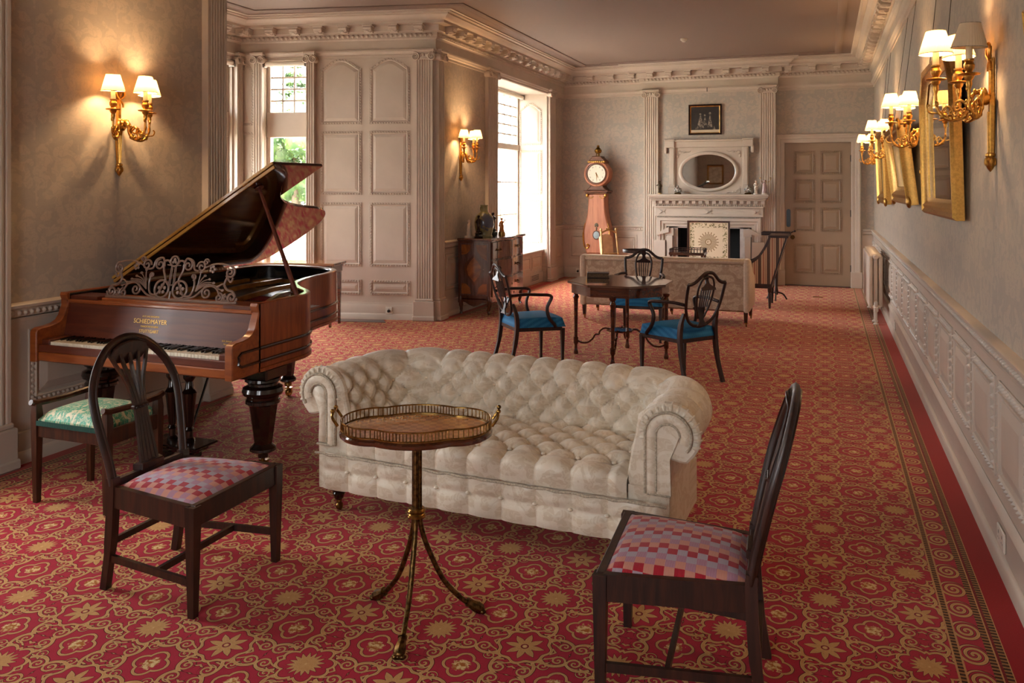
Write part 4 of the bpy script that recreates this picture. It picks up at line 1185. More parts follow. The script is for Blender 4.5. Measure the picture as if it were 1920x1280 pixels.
# front apron
def apr(a, b):
    x = -(IX+RCX)+(IX+RCX)*2*a; z = .31-.185*b
    p = (x+IX)/SU; c = abs(math.sin(PI*p/2)); q = (z-.225)/.085
    h = (.62*math.sqrt(c)*(.62+.38*min(1,abs(q)*2.4))+.2*min(1,abs(q)*3)*math.sqrt(c))*.036*min(1, (IX+RCX-abs(x))/.05)*(1-.5*abs(2*b-1)**4)
    bow = -.014*math.cos(min(1.2, abs(x)/IX)*1.3)
    return (x, SD0+.022-h+bow*.6, z, x, z)
mb = MB(); mb.grid(200, 26, apr); mb.build('front_apron', CREAM, sofa, smooth=60)
for i in range(0, 19):
    x = -IX+SU*(i) ; 
    if i % 2 == 0 and abs(x) < IX+.1: put_button((x, SD0+.006, .225))
mb = MB(); mb.tube([(-(IX+RCX)+(IX+RCX)*2*k/40, SD0-.012-.012*math.cos(min(1.2,abs(-1+2*k/40)*(IX+RCX)/IX)*1.3)+.004*math.sin(k*1.9), .308+.003*math.sin(k*2.3)) for k in range(41)], .0065, 8); mb.build('front_cord', ROPE, sofa)
mb = MB(); mb.prism([(-(IX+RCX),SD0+.03),(IX+RCX,SD0+.03),(IX+RCX,BYI+.05),(IX+RCX-.1,BYI+RCX-.01),(-(IX+RCX)+.1,BYI+RCX-.01),(-(IX+RCX),BYI+.05)], .12, .33); mb.build('seat_base', CREAM2, sofa, smooth=0)
for i, (x, y) in enumerate(((-.82,-.33),(.82,-.33),(-.82,.24),(.82,.24))):
    mb = MB(); mb.lathe([(.035,.125),(.038,.115),(.036,.10),(.028,.092),(.032,.085),(.024,.06),(.018,.052)], 16, T(x,y,0)); lg = mb.build('leg', EBON, sofa)
    mb = MB(); mb.lathe([(.014,.055),(.016,.04),(.010,.036)], 10, T(x,y,0)); mb.lathe([(0,-.009),(.019,-.009),(.021,0),(.019,.009),(0,.009)], 14, T(x+.008,y-.006,.021) @ RY(PI/2)); mb.build('caster', BRASS, lg)

# ---------------------------------------------------------------- shield-back armchairs with blue seats
BLUE = Mat('blue_horsehair', (38,104,140), .7, 0, 0, .25); _x,_y,_z = BLUE.coord()
_ch = (((_x+_y)/.014).floor()+((_x-_y)/.014).floor()).mod(2.0)
BLUE.lk('Base Color', BLUE.mix(_ch, lin(24,98,146), lin(46,126,176))); BLUE = BLUE.m
def armchair(label, loc, rz):
    t = thing('shield_back_armchair', label, 'armchair', loc, rz, 'blue-seated armchairs around the octagonal table')
    WF, WB, D = .265, .20, .225
    for s in (-1, 1):
        mb = MB(); mb.tube([(s*(WF-.02),D-.02,0),(s*(WF-.02),D-.02,.045),(s*(WF-.02),D-.02,.05),(s*(WF-.02),D-.02,.37)], [.016,.016,.014,.025], 4, ph=PI/4, up=(0,1,0)); mb.build('front_leg', DARKW, t, smooth=20)
        mb = MB(); mb.tube(crom([(s*(WB+.01),-D-.075,0),(s*WB,-D-.02,.2),(s*WB,-D+.005,.38),(s*(WB-.005),-D-.0,.50),(s*(WB-.012),-D-.03,.60)], 4), [.02]*5+[.024]*8+[.02]*2+[.017,.014], 4, ph=PI/4, up=(0,1,0)); mb.build('rear_leg', DARKW, t, smooth=20)
        mb = MB(); mb.tube(crom([(s*.195,-D-.05,.675),(s*.225,-D+.08,.685),(s*.255,-.02,.68),(s*.262,.07,.672),(s*.256,.09,.645),(s*.245,.055,.56),(s*.25,.07,.47),(s*.258,.12,.405),(s*.25,.13,.38)], 5), 1.0, 8, flat=(.014,.018), up=(0,0,1) if False else None); mb.build('arm', DARKW, t, smooth=50)
    mb = MB(); mb.prism([(-WB,-D),(WB,-D),(WF-.005,D-.03),(WF*.6,D+.002),(-WF*.6,D+.002),(-WF+.005,D-.03)], .35, .385, b=.004); mb.build('seat_rail', DARKW, t)
    mb = MB()
    def fn(u, v):
        a, b = u*2-1, v*2-1; w = (WB+(WF-WB)*v)+.006; yb = b*D+(.022*(1-a*a) if b > 0 else 0)*max(0, b)
        e = max(abs(a), abs(b)); z = .385+.078*(1-max(0, (e-.86)/.14)**2.5)+.016*(1-a*a)*(1-b*b)
        return (a*w, yb, z)
    mb.grid(20, 20, fn); mb.build('seat_cushion', BLUE, t, smooth=60)
    by = lambda z: -D-.005-(z-.46)*.26
    P = lambda x, z: (x, by(z), z)
    half = [(0,.938),(.045,.930),(.085,.902),(.125,.868),(.17,.848),(.208,.845)]
    half2 = [(.208,.845),(.205,.79),(.197,.70),(.178,.615),(.135,.535),(.07,.492),(0,.478)]
    for s in (-1, 1):
        mb = MB(); mb.tube(crom([P(s*x, z) for x, z in half], 5), 1.0, 8, flat=(.011,.015), up=(0,1,0)); mb.tube(crom([P(s*x, z) for x, z in half2], 5), 1.0, 8, flat=(.011,.014), up=(0,1,0))
        mb.build('shield_frame', DARKW, t, smooth=50)
        mb = MB(); mb.tube(crom([P(s*x, z) for x, z in ((.0,.905),(.055,.885),(.085,.82),(.086,.74),(.072,.66),(.045,.59),(.028,.55))], 5), 1.0, 8, flat=(.007,.010), up=(0,1,0)); mb.build('splat_oval', DARKW, t, smooth=50)
    for k in range(5):
        x = -.052+.026*k; mb = MB(); mb.bar([P(x, .795), P(x*.9, .72), P(x*.78, .645)], .009, .009, up=(0,1,0)); mb.build('splat_rib', DARKW, t, smooth=20)
    Mz = lambda zz: T(0, by(zz), zz) @ RX(R(90-14.6)) @ T(0,-zz,0)
    urn = [(-.083,.79),(.083,.79),(.08,.81),(.045,.825),(.02,.845),(.016,.875),(.03,.90),(.02,.925),(-.02,.925),(-.03,.90),(-.016,.875),(-.02,.845),(-.045,.825),(-.08,.81)]
    mb = MB(); mb.prism(urn, -.006, .006, Mz(.85), b=.002); mb.build('splat_urn', DARKW, t)
    vase = [(-.068,.645),(-.048,.60),(-.026,.56),(-.022,.53),(-.04,.505),(-.06,.488),(.06,.488),(.04,.505),(.022,.53),(.026,.56),(.048,.60),(.068,.645)]
    mb = MB(); mb.prism(vase, -.006, .006, Mz(.56), b=.002); mb.build('splat_foot', DARKW, t)
    return t
armchair('blue-seated shield-back armchair nearest the inlaid commode', (-2.54, 7.25, 0), R(-48))
armchair('blue-seated shield-back armchair seen from behind, right of the octagonal table', (-1.172, 7.21, 0), R(52))
armchair('blue-seated shield-back armchair on the far side of the octagonal table', (-1.88, 8.93, 0), R(184))

# ---------------------------------------------------------------- octagonal table and box
ot = thing('octagonal_table', 'polished octagonal mahogany table with turned legs and curved stretchers', 'table', (-1.86, 7.93, 0), R(0))
def octa(r): return [(r*math.cos(PI/8+PI/4*k), r*math.sin(PI/8+PI/4*k)) for k in range(8)]
mb = MB(); mb.prism(octa(.515), .712, .735, b=.005); mb.build('table_top', plain('polished_tabletop', (92,66,50), .06, coat=1.0, spec=.9), ot, smooth=20)
mb = MB(); mb.prism(octa(.475), .62, .712); mb.build('apron', TABLEW, ot, smooth=0)
for k in range(4):
    a = PI/2*k+R(4); x, y = .44*math.cos(a), .44*math.sin(a)
    mb = MB(); mb.lathe([(.02,0),(.024,.02),(.016,.05),(.014,.09),(.024,.11),(.024,.16),(.016,.17),(.017,.30),(.021,.50),(.022,.54),(.032,.56),(.026,.575),(.020,.59),(.032,.605),(.034,.625)], 14, T(x,y,0)); mb.build('leg', TABLEW, ot)
    c, s = math.cos(a), math.sin(a)
    mb = MB(); mb.bar(crom([(c*r, s*r, z) for r, z in ((.43,.135),(.38,.115),(.32,.12),(.27,.16),(.245,.20),(.21,.205),(.20,.235),(.16,.265),(.11,.262),(.08,.245))], 4), .016, .018, up=(-s,c,0)); mb.build('stretcher', TABLEW, ot, smooth=40)
mb = MB(); mb.prism(octa(.135), .245, .262, b=.004); mb.build('stretcher_shelf', TABLEW, ot, smooth=20)
bx = thing('book_box', 'brown leather book-shaped box on the octagonal table', 'box', (-2.13, 8.12, .735), R(14))
mb = MB(); mb.box(-.11,.11,-.075,.075,0,.008,.003); mb.box(-.11,.11,-.075,.075,.042,.05,.003); mb.box(-.11,-.104,-.075,.075,.006,.044); mb.build('cover', plain('brown_leather', (72,46,30), .5, var=.3), bx)
mb = MB(); mb.box(-.102,.102,-.068,.068,.008,.042); mb.build('page_block', plain('page_edges', (128,98,66), .7, var=.3, vs=90), bx, smooth=0)

# ---------------------------------------------------------------- sofa with its back to the room
FAWN = damask('fawn_damask', (200,180,154), (172,146,122), .50, .62, 'xz', .65, relief=.1)
FAWNP = plain('fawn_cloth', (214,192,168), .8, var=.06, vs=40, bump=.2)
s2 = thing('box_sofa', 'pale damask box sofa facing the fireplace', 'sofa', (-1.85, 10.42, 0))
HWs, zt = 1.02, .79
mb = MB(); mb.box(-HWs, HWs, -.34, -.20, .17, zt-.05, .02); mb.build('back', FAWN, s2, smooth=40)
mb = MB(); mb.box(-HWs-.005, HWs+.005, -.35, -.17, zt-.07, zt, .028); mb.build('top_roll', FAWNP, s2, smooth=60)
for s in (-1,1):
    poly = [(-.36,.17),(.40,.17),(.40,.50),(.36,.56),(.10,.62),(-.16,zt-.02),(-.22,zt+.004),(-.36,zt)]
    mb = MB(); mb.prism(poly, s*HWs-.065 if s > 0 else -HWs-.01, HWs+.01 if s > 0 else -HWs+.065, Matrix(((0,0,1,0),(1,0,0,0),(0,1,0,0),(0,0,0,1))), b=.02); mb.build('arm', FAWNP, s2, smooth=50)
mb = MB(); mb.box(-HWs+.06, HWs-.06, -.2, .38, .17, .32, .02); mb.build('seat_deck', FAWNP, s2)
for k in range(3): mb = MB(); w = (2*HWs-.14)/3; mb.box(-HWs+.07+w*k+.004, -HWs+.07+w*(k+1)-.004, -.19, .39, .32, .45, .04); mb.build('seat_cushion', FAWNP, s2, smooth=60)
for x in (-HWs+.04, 0, HWs-.04):
    for y in (-.31, .34):
        mb = MB(); mb.tube([(x,y,.17),(x,y,.045)], [.034,.024], 4, ph=PI/4); lg = mb.build('leg', DARKW2, s2, smooth=20)
        mb = MB(); mb.lathe([(.02,.05),(.02,.035),(.008,.03)], 10, T(x,y,0)); mb.lathe([(0,-.008),(.018,-.008),(.018,.008),(0,.008)], 12, T(x+.006,y,.018) @ RY(PI/2)); mb.build('caster', BRASS, lg)

# ---------------------------------------------------------------- striped tub chair
def stripes():
    M_ = Mat('striped_silk', (190,160,130), .6, 0, 0, .4, .2); x, y, z = M_.coord()
    t = ((x+y*1.0)/.115).fract()
    c = M_.mix(t.gt(.36), lin(92,72,62), lin(204,176,148)); c = M_.mix(t.gt(.56)*t.lt(.66), c, lin(150,84,66)); c = M_.mix(t.gt(.80)*t.lt(.86), c, lin(128,98,84))
    M_.lk('Base Color', c); return M_.m
STRIPE = stripes()
tc = thing('tub_armchair', 'striped tub armchair with dark wood frame, beside the fireplace', 'armchair', (-.92, 12.02, 0))
XZp = Matrix(((1,0,0,0),(0,0,1,0),(0,1,0,0),(0,0,0,1)))
side = [(-.34,.33),(.235,.33),(.43,.955),(.22,.955),(.17,.84),(.08,.70),(-.02,.615),(-.14,.575),(-.34,.565)]
for s in (-1,1):
    y0 = .275 if s > 0 else -.30
    mb = MB(); mb.prism(side, y0, y0+.025, XZp); mb.build('side_panel', STRIPE, tc, smooth=0)
    mb = MB(); mb.bar(crom([(p[0], y0+.012, p[1]) for p in side[3:]], 4), .032, .03, up=(0,1,0)); mb.tube([(-.34,y0+.012,.565),(-.355,y0+.012,.45),(-.34,y0+.012,.33)], .016, 8); mb.build('arm_rail', DARKW, tc, smooth=40)
    mb = MB(); mb.bar([(.24,y0+.012,.32),(.435,y0+.012,.96)], .022, .035, up=(0,1,0)); mb.build('back_post', DARKW, tc, smooth=20)
    mb = MB(); mb.bar([(-.35,y0+.012,.30),(.25,y0+.012,.30)], .03, .06, up=(0,0,1)); mb.build('side_rail', DARKW, tc, smooth=20)
    for x in (-.31,.22): mb = MB(); mb.lathe([(.014,0),(.024,.2),(.020,.21),(.028,.24),(.028,.28)], 12, T(x,y0+.012,0)); mb.build('leg', DARKW, tc)
mb = MB(); mb.prism([(.215,.33),(.245,.33),(.44,.955),(.41,.955)], -.28, .28, XZp); mb.build('back_panel', STRIPE, tc, smooth=0)
mb = MB(); mb.box(.20,.46,-.31,.31,.955,.985,.008); mb.build('top_rail', DARKW, tc)
mb = MB(); mb.box(-.33,.22,-.27,.27,.30,.46,.04); mb.build('seat_cushion', STRIPE, tc, smooth=60)
mb = MB(); mb.box(-.35,-.31,-.29,.29,.27,.33,.006); mb.box(.21,.25,-.29,.29,.27,.33,.006); mb.build('seat_rail', DARKW, tc)

# ---------------------------------------------------------------- small tables behind the sofa
wt = thing('wine_table', 'small round dark tripod table behind the box sofa', 'table', (-2.50, 11.5, 0))
mb = MB(); mb.lathe([(0,.735),(.145,.735),(.15,.74),(.15,.765),(.158,.768),(.162,.755),(.158,.725),(.10,.718),(0,.715)], 36); mb.build('tray_top', DARKW, wt)
mb = MB(); mb.lathe([(.02,.72),(.018,.60),(.028,.52),(.02,.45),(.016,.35),(.034,.27),(.03,.2),(.018,.17)], 16); mb.build('pedestal', DARKW, wt)
for k in range(3): a = 2*PI*k/3; mb = MB(); mb.tube(crom([(.015*math.cos(a),.015*math.sin(a),.21),(.09*math.cos(a),.09*math.sin(a),.15),(.15*math.cos(a),.15*math.sin(a),.05),(.19*math.cos(a),.19*math.sin(a),.013)],4), [.016]*6+[.014]*6+[.012], 8); mb.build('leg', DARKW, wt)
gt = thing('gallery_table', 'low rectangular table with a galleried top, in front of the fire screen', 'table', (-1.86, 12.2, 0))
mb = MB(); mb.box(-.25,.25,-.18,.18,.66,.70,.006); mb.build('table_top', TABLEW, gt)
mb = MB(); mb.tube([(-.24,-.17,.745),(.24,-.17,.745),(.24,.17,.745),(-.24,.17,.745)], .006, 6, True)
for k in range(12): 
    for y in (-.17,.17): mb.tube([(-.24+.48*k/11,y,.70),(-.24+.48*k/11,y,.745)], .004, 5)
for k in range(8):
    for x in (-.24,.24): mb.tube([(x,-.17+.34*k/7,.70),(x,-.17+.34*k/7,.745)], .004, 5)
stuff(mb.build('gallery', DARKW, gt))
for i in (-1,1):
    for j in (-1,1): mb = MB(); mb.tube([(i*.22,j*.15,0),(i*.22,j*.15,.66)], [.014,.022], 4, ph=PI/4); mb.build('leg', TABLEW, gt, smooth=20)
th = thing('tray_table', 'small dark tray table with an end handle, behind the striped armchair', 'table', (-.66, 12.62, 0))
mb = MB(); mb.box(-.20,.20,-.16,.16,.945,.965,.005); mb.box(-.20,.20,-.16,-.15,.965,.99,.002); mb.box(-.20,.20,.15,.16,.965,.99,.002); mb.box(-.2,-.19,-.16,.16,.965,.99,.002); mb.box(.19,.2,-.16,.16,.965,.99,.002); mb.build('tray_top', DARKW, th)
mb = MB(); mb.tube([(.19,0,.975),(.24,0,1.0)], .008, 8); mb.ell((.25,0,1.005), .017,.017,.017,10,8); mb.build('handle', DARKW, th)
mb = MB(); mb.lathe([(.02,.945),(.016,.6),(.024,.4),(.018,.2),(.03,.12),(.02,.08)], 12); mb.build('pedestal', DARKW, th)
for k in range(3): a = 2*PI*k/3+.5; mb = MB(); mb.tube(crom([(0,0,.12),(.1*math.cos(a),.1*math.sin(a),.09),(.16*math.cos(a),.16*math.sin(a),.012)],4), .012, 8); mb.build('leg', DARKW, th)
bt = thing('console_table', 'polished side table under the bay window behind the piano', 'table', (-5.98, 8.38, 0), R(12))
mb = MB(); mb.box(-.62,.62,-.21,.21,.72,.75,.006); mb.build('table_top', wood('console_top', (150,104,66), (118,78,46), 0, 8, .12, .8), bt)
mb = MB(); mb.box(-.58,.58,-.18,.18,.63,.72,.004); mb.build('apron', TABLEW, bt)
for i in (-1,1):
    for j in (-1,1): mb = MB(); mb.tube([(i*.55,j*.15,0),(i*.55,j*.15,.63)], [.018,.03], 4, ph=PI/4); mb.build('leg', TABLEW, bt, smooth=20)

# ---------------------------------------------------------------- inlaid commode
COMW = wood('commode_walnut', (92,50,32), (62,28,18), 2, 6, .22, .7, fig=.4)
COMG = wood('commode_violetwood', (96,66,60), (66,40,36), 2, 9, .24, .7)
COMD = wood('commode_drawer_veneer', (128,84,60), (88,50,34), 2, 7, .2, .8, fig=.5)
INL = wood('marquetry', (156,92,40), (92,44,20), 0, 9, .25, .6, fig=.9)
cm = thing('commode', 'inlaid serpentine commode with three drawers, below the wall sconce', 'commode', (-4.43, 9.80, 0))
def front(t): return .43+.055*math.sin(PI*t)**1.5 - .035*(math.sin(2*PI*t*1.0+PI/2)*.5+.5)*0 + .018*math.cos(4*PI*t)
CLn = 1.22
def cpoly(o=0.0, n=28, y0=0, y1=CLn): return [(0,y0-o)]+[(front(k/n)+o, y0-o+(y1-y0+2*o)*k/n) for k in range(n+1)]+[(0,y1+o)]
mb = MB(); mb.prism(cpoly(), .20, .95); mb.build('carcass', COMW, cm, smooth=30)
mb = MB(); mb.prism(cpoly(.03), .95, .982, b=.008); mb.build('top', COMW, cm, smooth=30)
for j in range(3):
    z0 = .235+.24*j; mb = MB()
    n = 24
    pl = [(front(.04+.92*k/n)+.014, CLn*(.04+.92*k/n)) for k in range(n+1)]
    pl2 = [(p[0]-.03, p[1]) for p in pl[::-1]]
    mb.prism(pl+pl2, z0, z0+.215, b=.004); dr = mb.build('drawer', COMD, cm, smooth=30)
    for f_ in (.22, .78):
        x = front(f_)+.014; y = CLn*f_
        mb = MB(); mb.tube(crom([(x,y-.05,z0+.12),(x+.02,y-.045,z0+.105),(x+.03,y,z0+.095),(x+.02,y+.045,z0+.105),(x,y+.05,z0+.12)],4), .005, 6)
        for q in (-.05,.05): mb.ell((x+.004,y+q,z0+.12), .010,.012,.012,8,6)
        mb.build('drawer_handle', BRONZE, dr)
    mb = MB(); x = front(.5)+.014; mb.ell((x,CLn*.5,z0+.12), .004,.012,.02,10,6); mb.build('escutcheon', BRONZE, dr)
XZs = Matrix(((1,0,0,0),(0,0,1,0),(0,1,0,0),(0,0,0,1)))
def inl(poly, mat, nm, o): 
    mb = MB(); mb.prism(poly, -.003-o, .002, XZs); mb.build(nm, mat, cm, smooth=0)
inl([(.03,.25),(.42,.25),(.42,.92),(.03,.92)], COMG, 'side_veneer', .001)
inl([(.225-.135,.58),(.225-.12,.66),(.225,.78),(.225+.12,.66),(.225+.135,.58),(.225+.10,.50),(.225,.37),(.225-.10,.50)], COMW, 'inlay_surround', .002)
inl([(.225-.10,.58),(.225-.09,.63),(.225-.05,.69),(.225,.74),(.225+.05,.69),(.225+.09,.63),(.225+.10,.58),(.225+.08,.51),(.225,.42),(.225-.08,.51)], INL, 'inlay_lozenge', .003)
inl([(.05,.27),(.18,.27),(.165,.35),(.11,.40),(.05,.405)], INL, 'inlay_corner', .003); inl([(.40,.27),(.27,.27),(.285,.35),(.34,.40),(.40,.405)], INL, 'inlay_corner', .003)
inl([(.05,.90),(.18,.90),(.17,.83),(.12,.78),(.05,.77)], INL, 'inlay_corner', .003); inl([(.40,.90),(.25,.90),(.27,.82),(.33,.74),(.40,.70)], INL, 'inlay_corner', .003)
ap = [(.0,.21),(.43,.21),(.43,.15),(.40,.17),(.33,.16),(.27,.125),(.215,.11),(.16,.125),(.10,.16),(.04,.17),(0,.15)]
mb = MB(); mb.prism(ap, .0, .02, XZs); mb.build('side_apron', COMW, cm, smooth=0)
mb = MB()
for (x, y, dx, dy) in ((.03,.03,0,-1),(.41,.03,1,-1),(.03,CLn-.03,0,1),(.41,CLn-.03,1,1)):
    mb = MB(); mb.tube(crom([(x,y,.24),(x+dx*.015,y+dy*.005,.17),(x+dx*.008,y+dy*.002,.10),(x-dx*.004,y,.05),(x+dx*.014,y+dy*.004,.008)],4), [.034]*4+[.03]*4+[.022]*4+[.017]*3+[.02]*2, 8); mb.build('cabriole_leg', COMW, cm)
fa = [(.02,.21),(CLn-.02,.21),(CLn-.02,.16),(CLn-.2,.155),(CLn*.5,.12),(.2,.155),(.02,.16)]
mb = MB(); mb.prism(fa, .40, .425, Matrix(((0,0,1,0),(1,0,0,0),(0,1,0,0),(0,0,0,1)))); mb.build('front_apron', COMW, cm, smooth=0)

# ---- figures and bottle on the commode
ALAB = plain('alabaster', (232,214,192), .5, var=.08); PUT = plain('patinated_bronze', (38,22,16), .35, .5)
def figure(name, label, cat, loc, rz, h, mat, base=None, pose=0, basemat=None, group=None):
    t = thing(name, label, cat, loc, rz, group); k = h; zb = 0
    if base:
        mb = MB(); mb.lathe([(r, z) for r, z in base], 20); mb.build('plinth', basemat or mat, t); zb = base[-1][1]
    mb = MB(); q = lambda x, y, z: (x*k, y*k, zb+z*k)
    if pose == 2:      # draped standing woman
        mb.lathe([(.20*k,zb),(.19*k,zb+.05*k),(.16*k,zb+.2*k),(.165*k,zb+.4*k),(.12*k,zb+.52*k),(.14*k,zb+.62*k),(.115*k,zb+.72*k),(.05*k,zb+.78*k),(.03*k,zb+.82*k)], 14, sy=.75)
        for a in range(6): mb.tube([q(.17*math.cos(a),.13*math.sin(a),.02), q(.15*math.cos(a+.4),.115*math.sin(a+.4),.3), q(.10*math.cos(a+.9),.08*math.sin(a+.9),.52)], .026*k, 6)
    else:
        for s in (-1,1): mb.tube(crom([q(s*.05,0,0),q(s*.05,.02,.08),q(s*.045,.0+.03*s,.26),q(s*.06,0,.46)],4), [.055*k]*4+[.062*k]*4+[.085*k]*5, 10)
        mb.tube(crom([q(0,0,.42),q(0,.0,.52),q(.01,0,.62),q(.0,0,.74),q(0,0,.80)],4), [.12*k]*5+[.115*k]*4+[.13*k]*4+[.06*k]*4, 12)
    mb.ell(q(0,.01,.885), .078*k, .086*k, .092*k, 12, 10); mb.ell(q(0,-.012,.91), .084*k,.082*k,.08*k, 10, 8)
    if pose == 1: arms = [[(-.09,0,.70),(-.16,.03,.58),(-.10,.12,.50)],[(.09,0,.70),(.15,.03,.60),(.09,.13,.56)]]
    elif pose == 2: arms = [[(-.09,0,.69),(-.17,.0,.55),(-.2,.02,.38)],[(.09,0,.69),(.2,0,.72),(.25,0,.88)]]
    else: arms = [[(-.09,0,.70),(-.17,.02,.56),(-.12,.1,.46)],[(.09,0,.70),(.19,.02,.62),(.24,.06,.62)]]
    for a in arms: mb.tube(crom([q(*p) for p in a],4), [.05*k]*4+[.042*k]*4+[.034*k], 8); mb.ell(q(*a[-1]), .038*k,.038*k,.042*k, 8, 6)
    mb.build('figure', mat, t, smooth=60); return t
ROUNDB = [(.055,0),(.058,.012),(.05,.018),(.046,.04),(.052,.052),(.045,.06),(.036,.075),(.04,.085)]
figure('alabaster_figurine', 'pale alabaster figurine of a seated draped woman on the commode', 'figurine', (-4.36, 9.99, .982), R(100), .215, ALAB, [(.06,0),(.06,.012),(.055,.02)], 2)
figure('bronze_cherub', 'dark bronze cherub figurine left of the green bottle', 'figurine', (-4.22, 9.98, .982), R(60), .21, PUT, ROUNDB, 1, BLACKL)
figure('bronze_cherub', 'dark bronze cherub figurine between the green bottle and gilt figurine', 'figurine', (-4.17, 10.36, .982), R(60), .225, PUT, [(.05,0),(.062,.03),(.058,.055),(.035,.065),(.04,.08),(.035,.095)], 0, plain('green_marble', (44,46,34), .3, var=.3))
figure('gilt_figurine', 'small gilt figurine of a woman raising one arm, by the window', 'figurine', (-4.13, 10.58, .982), R(40), .19, plain('gilt_copper', (176,112,62), .35, .8), [(.05,0),(.05,.02),(.045,.04),(.048,.05)], 2, BRASS)
bo_ = thing('stoneware_bottle', 'large green stoneware bottle with blue painted emblem', 'bottle', (-4.22, 10.17, .982))
STW = Mat('green_stoneware', (128,120,74), .3, 0, .4); _x,_y,_z = STW.coord(); _n = STW.noise(STW.vec(_x,_y,_z), 8, 3, .6)
_r = ((_y+.06)*(_y+.06)+(_z-.20)*(_z-.20)).sqrt(); _blot = (STW.noise(STW.vec(_x,_y,_z), 22, 2, .5)*.16-_r+.02).ss(0,.02)*(_x.gt(0.0))
STW.lk('Base Color', STW.mix(_blot, STW.mix(_n.ss(.35,.65), (112,104,62), (146,138,92)), lin(78,84,104)))
mb = MB(); mb.lathe([(0,0),(.105,0),(.11,.01),(.105,.022),(.10,.03),(.115,.08),(.128,.15),(.13,.20),(.12,.25),(.098,.29),(.07,.315),(.052,.33),(.047,.36),(.047,.405),(.052,.41),(.052,.42),(.04,.42),(.038,.40),(0,.40)], 32); mb.build('bottle_body', STW.m, bo_, smooth=50)
mb = MB(); mb.tube(crom([(.05,0,.40),(.075,0,.39),(.08,0,.36),(.065,0,.325)],4), .008, 8, M=RZ(R(150))); mb.build('bottle_handle', STW.m, bo_)
# ---------------------------------------------------------------- longcase clock
CLK = wood('salmon_painted_wood', (186,124,92), (160,98,72), 2, 5, .4, .2); CLKD = plain('clock_moulding', (112,70,48), .4, var=.2)
ck = thing('longcase_clock', 'salmon pink longcase clock with round hood and gilt urn finial', 'clock', (-3.77, 14.36, 0))
def body(hw, z): return [(-hw, z), (hw, z)]
prof = [(.19,.46),(.20,.50),(.225,.60),(.243,.70),(.246,.78),(.235,.88),(.205,1.0),(.175,1.12),(.158,1.25),(.152,1.40),(.158,1.52)]
lp = [( w, z) for w, z in prof] + [(-w, z) for w, z in prof[::-1]]
lp = [(p[0], p[1]) for p in crom([(w, z, 0) for w, z in prof], 4)]; full = lp + [(-x, z) for x, z in lp[::-1]]
XZf = Matrix(((1,0,0,0),(0,0,-1,0),(0,1,0,0),(0,0,0,1)))       # extrude towards the room
mb = MB(); mb.prism(full, -.16, .12, XZf, b=.02); mb.build('trunk', CLK, ck, smooth=40)
mb = MB(); mb.box(-.23,.23,-.14,.18,.0,.10,.01); mb.box(-.20,.20,-.12,.17,.10,.40,.01); mb.box(-.215,.215,-.135,.17,.40,.46,.012); mb.build('base', CLK, ck)
mb = MB(); mb.box(-.225,.225,-.145,.18,.385,.41,.006); mb.build('base_moulding', CLKD, ck)
mb = MB(); mb.box(-.20,.20,-.16,.17,1.52,1.545,.008); mb.box(-.225,.225,-.175,.17,1.545,1.575,.01); mb.build('hood_shelf', CLKD, ck)
mb = MB(); mb.prism([(-.19,1.575),(.19,1.575),(.12,1.64),(.12,1.66),(-.12,1.66),(-.12,1.64)], -.15, .12, XZf, b=.01); mb.build('hood_neck', CLKD, ck)
HCz = 1.87
mb = MB(); mb.lathe([(0,-.15),(.222,-.15),(.232,-.13),(.235,.10),(.222,.125),(.195,.135),(.19,.12),(.178,.118),(0,.118)], 48, T(0,0,HCz) @ RX(R(90))); mb.build('hood', CLK, ck, smooth=40)
mb = MB(); mb.lathe([(.182,.118),(.185,.135),(.168,.14),(.160,.125)], 48, T(0,0,HCz) @ RX(R(90)), caps=False); mb.build('bezel', CLKD, ck)
mb = MB(); mb.lathe([(0,.118),(.162,.118),(.162,.124),(0,.126)], 40, T(0,0,HCz) @ RX(R(90))); dial = mb.build('dial', plain('enamel_dial', (228,220,200), .35), ck)
mb = MB()
for k in range(12):
    a = 2*PI*k/12; c, s = math.cos(a), math.sin(a); cx, cz = .128*s, HCz+.128*c
    for q in (-1, 0, 1)[: 1+k % 3]:
        mb.box(-.0018, .0018, -.012, .012, .126, .128, 0, T(cx+q*.010*c, 0, cz-q*.010*s) @ RX(R(90)) @ RZ(-a))
stuff(mb.build('numerals', plain('grey_numerals', (110,100,88), .5), dial, smooth=0))
for L, a, w in ((.085, R(155), .008), (.125, R(176), .006)):
    mb = MB(); mb.prism([(-w,-.02),(w,-.02),(w*.5,L*.8),(0,L),(-w*.5,L*.8)], .129, .131, T(0,0,HCz) @ RX(R(90)) @ RZ(-a)); mb.build('clock_hand', BRASS, dial, smooth=0)
mb = MB(); mb.prism([(-.155,2.06),(.155,2.06),(.165,2.085),(.13,2.12),(.10,2.15),(.085,2.165),(.085,2.18),(-.085,2.18),(-.085,2.165),(-.10,2.15),(-.13,2.12),(-.165,2.085)], -.13, .11, XZf, b=.01); mb.build('hood_crest', CLKD, ck)
mb = MB(); mb.box(-.16,.16,-.135,-.12,2.065,2.095,.006); 
for k in range(9): mb.ell((-.14+.035*k, -.13, 2.08), .016,.012,.018,8,6)
mb.build('crest_carving', GOLDF, ck)
mb = MB(); mb.tube([(-.03,-.02,2.18),(-.022,-.02,2.235)], .008, 6); mb.tube([(.03,-.02,2.18),(.022,-.02,2.235)], .008, 6); mb.tube([(0,.02,2.18),(0,.01,2.235)], .008, 6)
mb.lathe([(.02,2.225),(.05,2.24),(.066,2.27),(.062,2.295),(.045,2.305),(.05,2.312),(.03,2.33),(.02,2.345),(.026,2.36),(0,2.39)], 20, T(0,0,0))
